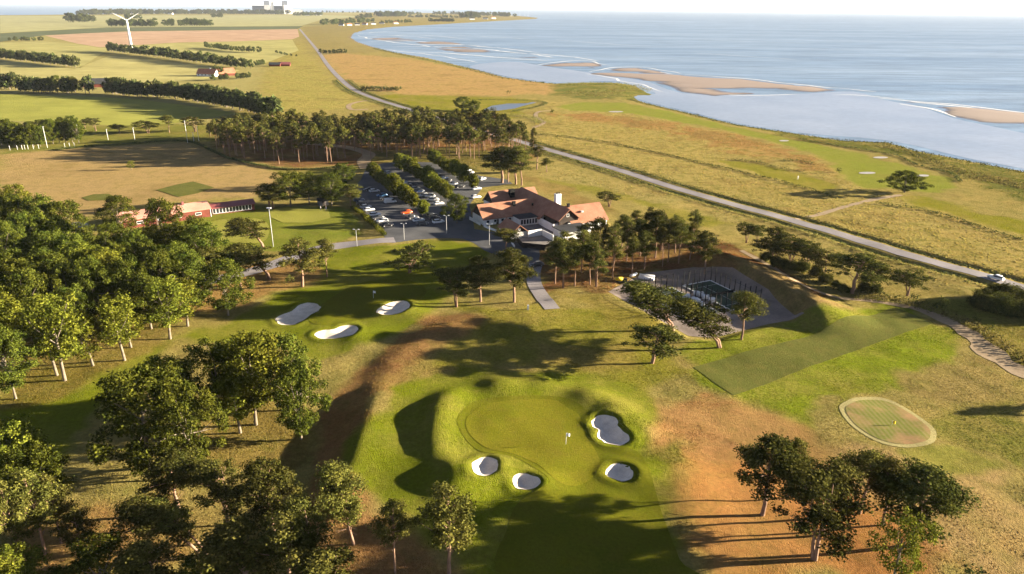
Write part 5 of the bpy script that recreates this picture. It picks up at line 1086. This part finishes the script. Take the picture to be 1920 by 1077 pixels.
for x, y, ty, l in NP:
    b, z, h = pole_h(x, y, ty); r = thing('net_pole', l, 'pole', (b[0], b[1], z), 0, 'poles of the range net')
    MB().tube([(0, 0, -.3), (0, 0, h*.6), (0, 0, h)], [.12, .10, .09], 8).build('shaft', M['white_metal'], r)
    t_ = MB(); t_.box((0, 0, h+.05), (.7, .5, .14)); t_.build('cap', M['grey_metal'], r)
for i, x in enumerate((19, 33, 42, 47, 53, 63, 73, 122, 131, 140)):
    b, z, h = pole_h(x, 283-x*.05, 283-x*.05-8.5); r = MB(); r.tube([(0, 0, -.2), (0, 0, h*.95), (0, 0, h)], [.09, .08, .04], 7); tag(r.build('fence_post', M['white_metal'], None, (b[0], b[1], z)), 'white post of the low fence under the left grove', 'post', 'white posts under the left grove')
def flag(x, y, ty, l, colr='white_metal'):
    b, z, h = pole_h(x, y, ty); r = thing('flagstick', l, 'flag', (b[0], b[1], z+.08)); MB().tube([(0, 0, 0), (0, 0, h)], .035, 6).build('stick', M['white_metal'], r)
    n = 6; P = []
    for k in range(n+1):
        for zz in (h-.62, h-.02):
            for o in (.012, -.012): P.append((.03+.62*k/n, o+.07*math.sin(k*1.2), zz-.12*(k/n)**2))
    f = MB(); fs = []
    for k in range(n): i = 4*k; fs += [(i, i+2, i+6, i+4), (i+1, i+5, i+7, i+3), (i+2, i+3, i+7, i+6), (i, i+4, i+5, i+1)]
    f.poly(P, fs).build('flag_cloth', M[colr], r)
flag(1061, 834, 813, 'white flag on the main putting green'); flag(700.5, 560, 546, 'white flag on the shaded upper green'); flag(1672, 798, 790, 'short pin on the ringed practice green', 'yellow')
flag(161.5, 458, 447, 'small white marker flag on the lawn left of the red building')
# white marker stone
b = GH([(990, 581)], H0)[0]; ms = MB(); ms.box((0, 0, .5), (.55, .45, 1.4), 0, .8); ms.box((0, 0, 1.25), (.5, .42, .14)); tag(ms.build('marker_stone', M['white_wall'], None, (b[0], b[1], float(HF([b])[0]))), 'white marker stone beside the end of the path', 'stone')

# golfers
def person(x, y, l, ang, shirt='white_metal', legs='navy', pose=0):
    b = GH([(x, y)], H0)[0]; z = float(HF([b])[0]); k = 1.0
    J = {'pel': (0, 0, .95), 'wst': (0, .02, 1.12), 'chs': (0, .10, 1.36), 'nck': (0, .13, 1.50), 'hd': (0, .16, 1.60), 'tp': (0, .17, 1.74),
         'hl': (-.10, 0, .90), 'kl': (-.13, .04, .50), 'al': (-.15, -.02, .08), 'tl': (-.17, .16, .03), 'hr': (.10, 0, .90), 'kr': (.14, .04, .50), 'ar': (.17, -.02, .08), 'tr': (.19, .16, .03),
         'sl': (-.19, .10, 1.40), 'el': (-.22, .20, 1.14), 'wl': (-.05, .38, .98), 'fl': (-.02, .42, .90), 'sr': (.19, .10, 1.40), 'er': (.22, .20, 1.14), 'wr': (.05, .38, .96), 'fr': (.02, .42, .87)}
    rad = dict(pel=.15, wst=.13, chs=.16, nck=.06, hd=.105, tp=.07, hl=.10, kl=.065, al=.05, tl=.04, hr=.10, kr=.065, ar=.05, tr=.04, sl=.07, el=.048, wl=.034, fl=.035, sr=.07, er=.048, wr=.034, fr=.035)
    E_ = ['pel wst', 'wst chs', 'chs nck', 'nck hd', 'hd tp', 'pel hl', 'hl kl', 'kl al', 'al tl', 'pel hr', 'hr kr', 'kr ar', 'ar tr', 'chs sl', 'sl el', 'el wl', 'wl fl', 'chs sr', 'sr er', 'er wr', 'wr fr']
    ks = list(J); me = bpy.data.meshes.new('person'); me.from_pydata([J[q_] for q_ in ks], [tuple(ks.index(w_) for w_ in e.split()) for e in E_], [])
    o = bpy.data.objects.new('tmp', me); COL.objects.link(o); o.modifiers.new('s', 'SKIN'); o.modifiers.new('u', 'SUBSURF').levels = 1
    sv = me.skin_vertices[0].data
    for i, q_ in enumerate(ks): sv[i].radius = (rad[q_],)*2; sv[i].use_root = q_ == 'pel'
    dg = bpy.context.evaluated_depsgraph_get(); m2 = bpy.data.meshes.new_from_object(o.evaluated_get(dg)); bpy.data.objects.remove(o)
    m2.name = 'person'; 
    for mm in ('skin', shirt, legs): m2.materials.append(M[mm])
    for p in m2.polygons: c = p.center; p.material_index = 0 if c.z > 1.5 or (c.y > .28 and c.z > .8) else (1 if c.z > 1.0 else 2); p.use_smooth = True
    pr = link('person', m2, None, None, (b[0], b[1], z+.1)); pr.rotation_euler = (0, 0, ang); tag(pr, l, 'person')
    hb_ = MB(); hb_.loft([[(.115*s*math.cos(t), .155+.115*s*math.sin(t), zz) for t in np.linspace(0, 6.28, 9)[:-1]] for zz, s in ((1.66, 1.0), (1.71, 1.02), (1.77, .75), (1.79, .2))]); hb_.build('cap', M[shirt], pr)
    cl = MB(); cl.tube([(0, .43, .90), (.05, .75, .02)], .014, 6); cl.tube([(0, .40, 1.02), (0, .43, .88)], .02, 6); cl.box((.09, .77, .04), (.14, .05, .06)); c_ = cl.build('golf_club', M['grey_metal'], None, (b[0], b[1], z+.1)); c_.rotation_euler = (0, 0, ang); tag(c_, 'putter held by the ' + l.split('golfer')[0].strip() + ' golfer ' + l.split('golfer')[1].split(' at ')[-1].split(' on ')[-1][:40], 'golf club')
person(612, 395, 'dark dressed golfer bending over a putt at the edge of the chipping green', R(60), 'navy', 'navy')
person(601, 395.5, 'white shirted golfer standing at the edge of the chipping green', R(-60))
person(1496, 337, 'white clad golfer on the rough beside the seaside fairway', R(30), 'white_metal', 'white_metal')

# ------------------------------------------------------------------ cars
def build_car(van=False, nm='parked_car'):
    r = thing(nm, nm, 'car', (0, 0, -200)); L, Wd = (5.0, 1.95) if van else (4.5, 1.82)
    def sec(x, w, z0, z1): return [(x, -w*.5, z0), (x, -w*.5, z0+(z1-z0)*.6), (x, -w*.44, z1), (x, w*.44, z1), (x, w*.5, z0+(z1-z0)*.6), (x, w*.5, z0)]
    if van: st = ((-2.5, 1.75, .35, 1.0), (-2.42, 1.9, .28, 1.15), (-1.0, 1.95, .28, 1.2), (1.0, 1.95, .28, 1.18), (1.6, 1.9, .28, 1.1), (2.3, 1.8, .28, .95), (2.5, 1.6, .4, .75))
    else: st = ((-2.25, 1.5, .42, .75), (-2.15, 1.72, .28, .98), (-1.2, 1.82, .26, 1.0), (.6, 1.82, .26, .98), (1.2, 1.8, .26, .95), (2.0, 1.7, .27, .82), (2.25, 1.4, .4, .62))
    b = MB(); b.loft([sec(*s) for s in st]); 
    if van: b.loft([[(x, -w/2, z0), (x, -w*.44, z1), (x, w*.44, z1), (x, w/2, z0)] for x, w, z0, z1 in ((-2.4, 1.85, 1.1, 1.95), (-2.2, 1.86, 1.15, 2.05), (1.0, 1.85, 1.12, 2.0), (1.25, 1.8, 1.1, 1.75))])
    else: b.loft([[(x, -w/2, z0), (x, -w/2, z1), (x, w/2, z1), (x, w/2, z0)] for x, w, z0, z1 in ((-1.5, 1.25, 1.36, 1.42), (-1.2, 1.3, 1.38, 1.47), (0, 1.3, 1.38, 1.48), (.25, 1.25, 1.36, 1.43))])
    b.build('body', M['paint'], r)
    g = MB()
    if van: g.loft([[(x, -w/2, z0), (x, -w*.45, z1), (x, w*.45, z1), (x, w/2, z0)] for x, w, z0, z1 in ((.3, 1.89, 1.2, 1.78), (1.2, 1.87, 1.12, 1.78), (1.75, 1.6, 1.06, 1.12))])
    else: g.loft([[(x, -w/2, .9), (x, -wt_/2, z1), (x, wt_/2, z1), (x, w/2, .9)] for x, w, wt_, z1 in ((-2.0, 1.5, 1.4, .99), (-1.45, 1.68, 1.26, 1.38), (.2, 1.68, 1.26, 1.38), (1.1, 1.6, 1.45, .97))])
    g.build('windows', M['glass'], r)
    for x in ((-1.55, 1.55) if van else (-1.35, 1.38)):
        for s in (-1, 1):
            w = MB(); w.tube([(x, s*(Wd/2-.23), .33), (x, s*(Wd/2-.02), .33)], .33, 12); wo = w.build('wheel', M['rubber'], r)
            k = MB(); k.tube([(x, s*(Wd/2-.03), .33), (x, s*(Wd/2+.01), .33)], .2, 8); k.build('rim', M['grey_metal'], wo)
    for s in (-1, 1):
        MB().box((L/2-.12, s*.62, .66), (.12, .34, .14)).build('headlight', M['white_metal'], r); MB().box((-L/2+.07, s*.66, .8), (.1, .26, .16)).build('tail_light', M['red_wood'], r)
    register(r); return r
car_p, van_p = build_car(), build_car(True, 'parked_van'); used_c = set()
COLS = {'white': (.78, .78, .78, 1), 'silver': (.45, .46, .48, 1), 'black': (.012, .012, .014, 1), 'dark blue': (.015, .03, .075, 1), 'blue': (.05, .16, .35, 1), 'orange': (.75, .10, .01, 1), 'dark grey': (.06, .062, .068, 1)}
def car(x, y, colr, label, ang, van=False, group=None, z=.06, name=None):
    p = van_p if van else car_p; b = GH([(x, y)], H0)[0]; loc = (b[0], b[1], float(HF([b])[0])+z)
    if p.name in used_c: o = dup(p, loc, ang, None, label, group); kids = [c for c in COL.objects if c.parent is o]
    else: used_c.add(p.name); o = p; o.location = loc; o.rotation_euler = (0, 0, ang); o['label'] = label; kids = KIDS[p.name]
    if group: o['group'] = group
    o['category'] = 'van' if van else 'car'
    for c in kids:
        if c.name.startswith('body'): c.color = COLS[colr]
    if name: o.name = name
    return o
ra = G(px([(672, 378), (727, 424)])); rowang = math.atan2(*(ra[1]-ra[0])[::-1])+R(90)
ORD = 'first second third fourth fifth sixth seventh eighth ninth tenth eleventh twelfth'.split()
def car_row(lst, where, group, da=0.0):
    for i, (x, y, c) in enumerate(lst):
        car(x, y, c, f'{c} car {where}, {ORD[i]} from the far end', rowang+da+R(random.uniform(-3, 3))+(math.pi if random.random() < .3 else 0), False, group)
random.seed(5)
car_row([(673, 378, 'dark blue'), (679, 384, 'black'), (686, 390.5, 'silver'), (692, 396, 'white'), (703, 405, 'white'), (709, 411, 'dark grey'), (717, 417, 'white'), (726, 424.5, 'black')], 'in the row against the clipped hedge', 'cars along the hedge')
car_row([(692, 358, 'black'), (702, 360.5, 'white'), (716, 369, 'blue'), (722, 374.5, 'dark grey')], 'left of the left limes, beyond the van', 'cars left of the limes')
car(732, 381, 'white', 'white van parked with its tail to the left row of limes', rowang, True)
car(762, 401, 'orange', 'bright orange car parked alone under the left row of limes', rowang+math.pi)
car(774, 410, 'dark grey', 'dark grey car between the orange car and the white estate', rowang)
car(785, 415.5, 'white', 'white estate in front of the last lime of the left row', rowang); car(792, 422, 'dark grey', 'dark grey car nearest the lane, in front of the white estate', rowang)
car(810, 406, 'black', 'black car right of the last lime, farther of two', rowang); car(815, 412, 'black', 'black car right of the last lime, nearer of two', rowang); car(822, 418.5, 'white', 'white hatchback at the corner nearest the lamp post', rowang)
car_row([(725, 327, 'silver'), (732, 331, 'black'), (742, 337, 'white'), (750, 341, 'black'), (756, 344, 'silver'), (763, 349, 'white'), (771, 352, 'black'), (779, 356, 'silver'), (786, 361, 'dark blue')], 'in shade between left and middle limes', 'cars between the limes')
car_row([(794, 369, 'silver'), (806, 370, 'white'), (813, 376.5, 'white'), (822, 384, 'white')], 'beside the near middle limes', 'cars at the near end of the middle limes')
car_row([(817, 329, 'silver'), (826, 333, 'black'), (832, 337, 'dark blue'), (838, 341, 'black'), (849, 347.5, 'white'), (862, 352, 'black')], 'between middle and right limes', 'cars by the right limes')
car(879, 326, 'white', 'white van at the far side of the right row of limes', rowang, True); car(904, 338, 'silver', 'silver car on the brown forecourt behind the limes', rowang+.5)
car(892, 372, 'white', 'white car alone beside the left gables of the clubhouse', R(25)); car(893, 356, 'white', 'white car half hidden by the last lime of the right row', rowang)
car(1006, 500, 'black', 'black off road car on the drive under the grove', R(200), False, None, .1)
cw = coast_road; q = g1(1866, 524); i = int(np.argmin(((cw-q)**2).sum(1))); d = cw[i+1]-cw[i-1]
car(1866, 524.5, 'white', 'white car driving on the coast road at the right edge', math.atan2(d[1], d[0]), False, None, .1, 'moving_car')

# ------------------------------------------------------------------ padel courts and building site
pu = np.array([math.cos(R(26.6)), math.sin(R(26.6))]); pv = np.array([pu[1], -pu[0]]); pc = np.mean([g1(1185, 556), g1(1325, 524), g1(1427, 569), g1(1331, 583)], 0)
def court(cx, label, grid_px):
    o_ = pc+pu*cx; r = thing('padel_court', label, 'padel court', (o_[0], o_[1], -.55), R(26.6))
    MB().box((0, 0, .02), (10.6, 20.6, .12)).build('base_slab', M['slab'], r)
    MB().box((0, 0, .1), (9.8, 19.8, .06)).build('turf', M['turf_blue'], r)
    ln = MB()
    for y in (-6.95, 6.95): ln.box((0, y, .137), (9.8, .08, .01))
    ln.box((0, 0, .137), (.08, 13.8, .01)); ln.build('court_lines', M['white_metal'], r)
    kb = MB()
    for x in (-5.15, 5.15): kb.box((x, 0, .16), (.3, 20.6, .2))
    for y in (-10.15, 10.15): kb.box((0, y, .16), (10.0, .3, .2))
    kb.build('kerb', M['white_wall'], r)
    for s in range(11):
        for x in (-5.15, 5.15): MB().box((x, -10+2*s, 2.05+(.3 if s in (0, 1, 9, 10) else 0)), (.2, .2, 4.0+(.6 if s in (0, 1, 9, 10) else 0))).build('fence_post', M['black_metal'], r)
    for x in (-3, -1, 1, 3):
        for y in (-10.15, 10.15): MB().box((x, y, 2.3), (.2, .2, 4.4)).build('fence_post', M['black_metal'], r)
    rl = MB()
    for y in (-10.15, 10.15): rl.box((0, y, 4.22), (10.3, .08, .07)); rl.box((0, y, 3.1), (10.2, .05, .05))
    for x in (-5.15, 5.15): rl.box((x, 0, 3.22), (.08, 12, .06))
    rl.build('top_rail', M['black_metal'], r)
    nt_ = MB(); nt_.box((0, 0, .55), (9.8, .03, .8)); nt_.build('net', M['black_metal'], r)
court(-7.6, 'padel court on the left, stacked with white bags', None); court(6.6, 'padel court on the right, with bare dark turf', None)
bp = None
for i, (x, y) in enumerate([(785, 412), (810, 412), (880, 382), (897, 386), (918, 395), (933, 398), (863, 440), (886, 448), (905, 455), (962, 420), (985, 418), (1020, 445), (1036, 447), (940, 482)]):
    b = GH([(1120+x/4.79, 470+(y+14)/4.79)], lambda P: np.full(len(P), -.4))[0]; mb = MB(); k = random.uniform(.9, 1.1)
    w = .62*k
    mb.loft([[(s*w*math.copysign(abs(math.cos(t))**.45, math.cos(t)), s*w*math.copysign(abs(math.sin(t))**.45, math.sin(t)), z*k) for t in np.linspace(.39, .39+6.283, 13)[:-1]] for s, z in ((.9, .0), (1.02, .15), (1.05, .7), (1.0, 1.05), (.8, 1.22), (.3, 1.26))])
    lp_ = mb.build('bulk_bag', M['bag'], None, (b[0], b[1], -.40)); lp_.rotation_euler = (0, 0, random.uniform(0, 1.5)); tag(lp_, 'full white bulk bag standing in the left padel court' if i != 13 else 'single white sack on the edge of the left padel court', 'bag', 'white bulk bags')
def roll(p, q, rad, l):
    a, b = GH([(p), (q)], H0); za = float(HF([(a+b)/2])[0]); d = b-a; L_ = float(np.hypot(*d)); r = thing('turf_roll', l, 'roll', (a[0], a[1], za+rad), math.atan2(d[1], d[0]), 'white turf rolls')
    MB().tube([(0, 0, 0), (L_/2, 0, 0), (L_, 0, 0)], rad, 14).build('wrapped_roll', M['bag'], r); MB().tube([(-.08, 0, 0), (.05, 0, 0)], rad*.3, 8).build('core', M['dark_wood'], r)
roll((1182, 520), (1193, 516), .42, 'short white roll lying left of the two long ones'); roll((1199, 517), (1227, 522), .45, 'long white roll at the back of the gravel yard'); roll((1197, 522), (1226, 527), .45, 'long white roll at the front, nearest the padel courts')
b = GH([(1165, 530)], H0)[0]; z = float(HF([b])[0]); dg_ = thing('mini_dumper', 'small yellow tracked dumper under the grove beside the yard', 'machine', (b[0], b[1], z), R(-10))
s_ = MB(); s_.loft([[(x0, -.75, .7), (x1, -.9, 1.35), (x1, .9, 1.35), (x0, .75, .7)] for x0, x1 in ((-1.6, -1.9), (.2, .4))]); s_.build('skip', M['yellow'], dg_)
MB().box((1.1, 0, .95), (1.1, 1.1, .8), 0, .9).build('engine_cover', M['black_metal'], dg_)
for y in (-.7, .7):
    t_ = MB(); t_.loft([[(x, y-.18, .32-k), (x, y-.18, .32+k), (x, y+.18, .32+k), (x, y+.18, .32-k)] for x, k in ((-1.7, .12), (-1.5, .3), (1.5, .3), (1.7, .12))]); t_.build('track', M['rubber'], dg_)
# harbour masts and sailing boats off the cape
for i, (x, y) in enumerate(((958, 31), (966, 30.6), (975, 30.3), (984, 30), (990, 30.2))):
    q = g1(x, y, -1); k = float(q[1])/5000; r = thing('sailing_boat', 'moored white sailing boat with a bare mast at the cape harbour', 'boat', (q[0], q[1], -1), R(40*i), 'boats in the cape harbour')
    hl = MB(); hl.loft([[(x_, -w, .2), (x_, -w*1.1, 1.6*k), (x_, w*1.1, 1.6*k), (x_, w, .2)] for x_, w in ((-6*k, 1.2*k), (-2*k, 1.9*k), (3*k, 1.5*k), (6.5*k, .1*k))]); hl.build('hull', M['white_wall'], r)
    MB().tube([(0, 0, 1), (0, 0, 20*k)], [.5*k, .35*k], 6).build('mast', M['white_metal'], r)

# ------------------------------------------------------------------ the air
hz = MB(); hz.box((0, 30000, 69), (200000, 140000, 148)); m, t, o = newmat('haze'); v = t.nodes.new('ShaderNodeVolumePrincipled'); v.inputs['Density'].default_value = 0.000019
v.inputs['Color'].default_value = (0.80, 0.88, 1.0, 1); t.links.new(v.outputs[0], o.inputs['Volume']); tag(hz.build('haze', m), kind='stuff')
# prototypes that no one planted are dropped
for lst in PROTO.values():
    for p in lst:
        if p.name not in USED:
            for c in KIDS.get(p.name, ()): bpy.data.objects.remove(c)
            bpy.data.objects.remove(p)
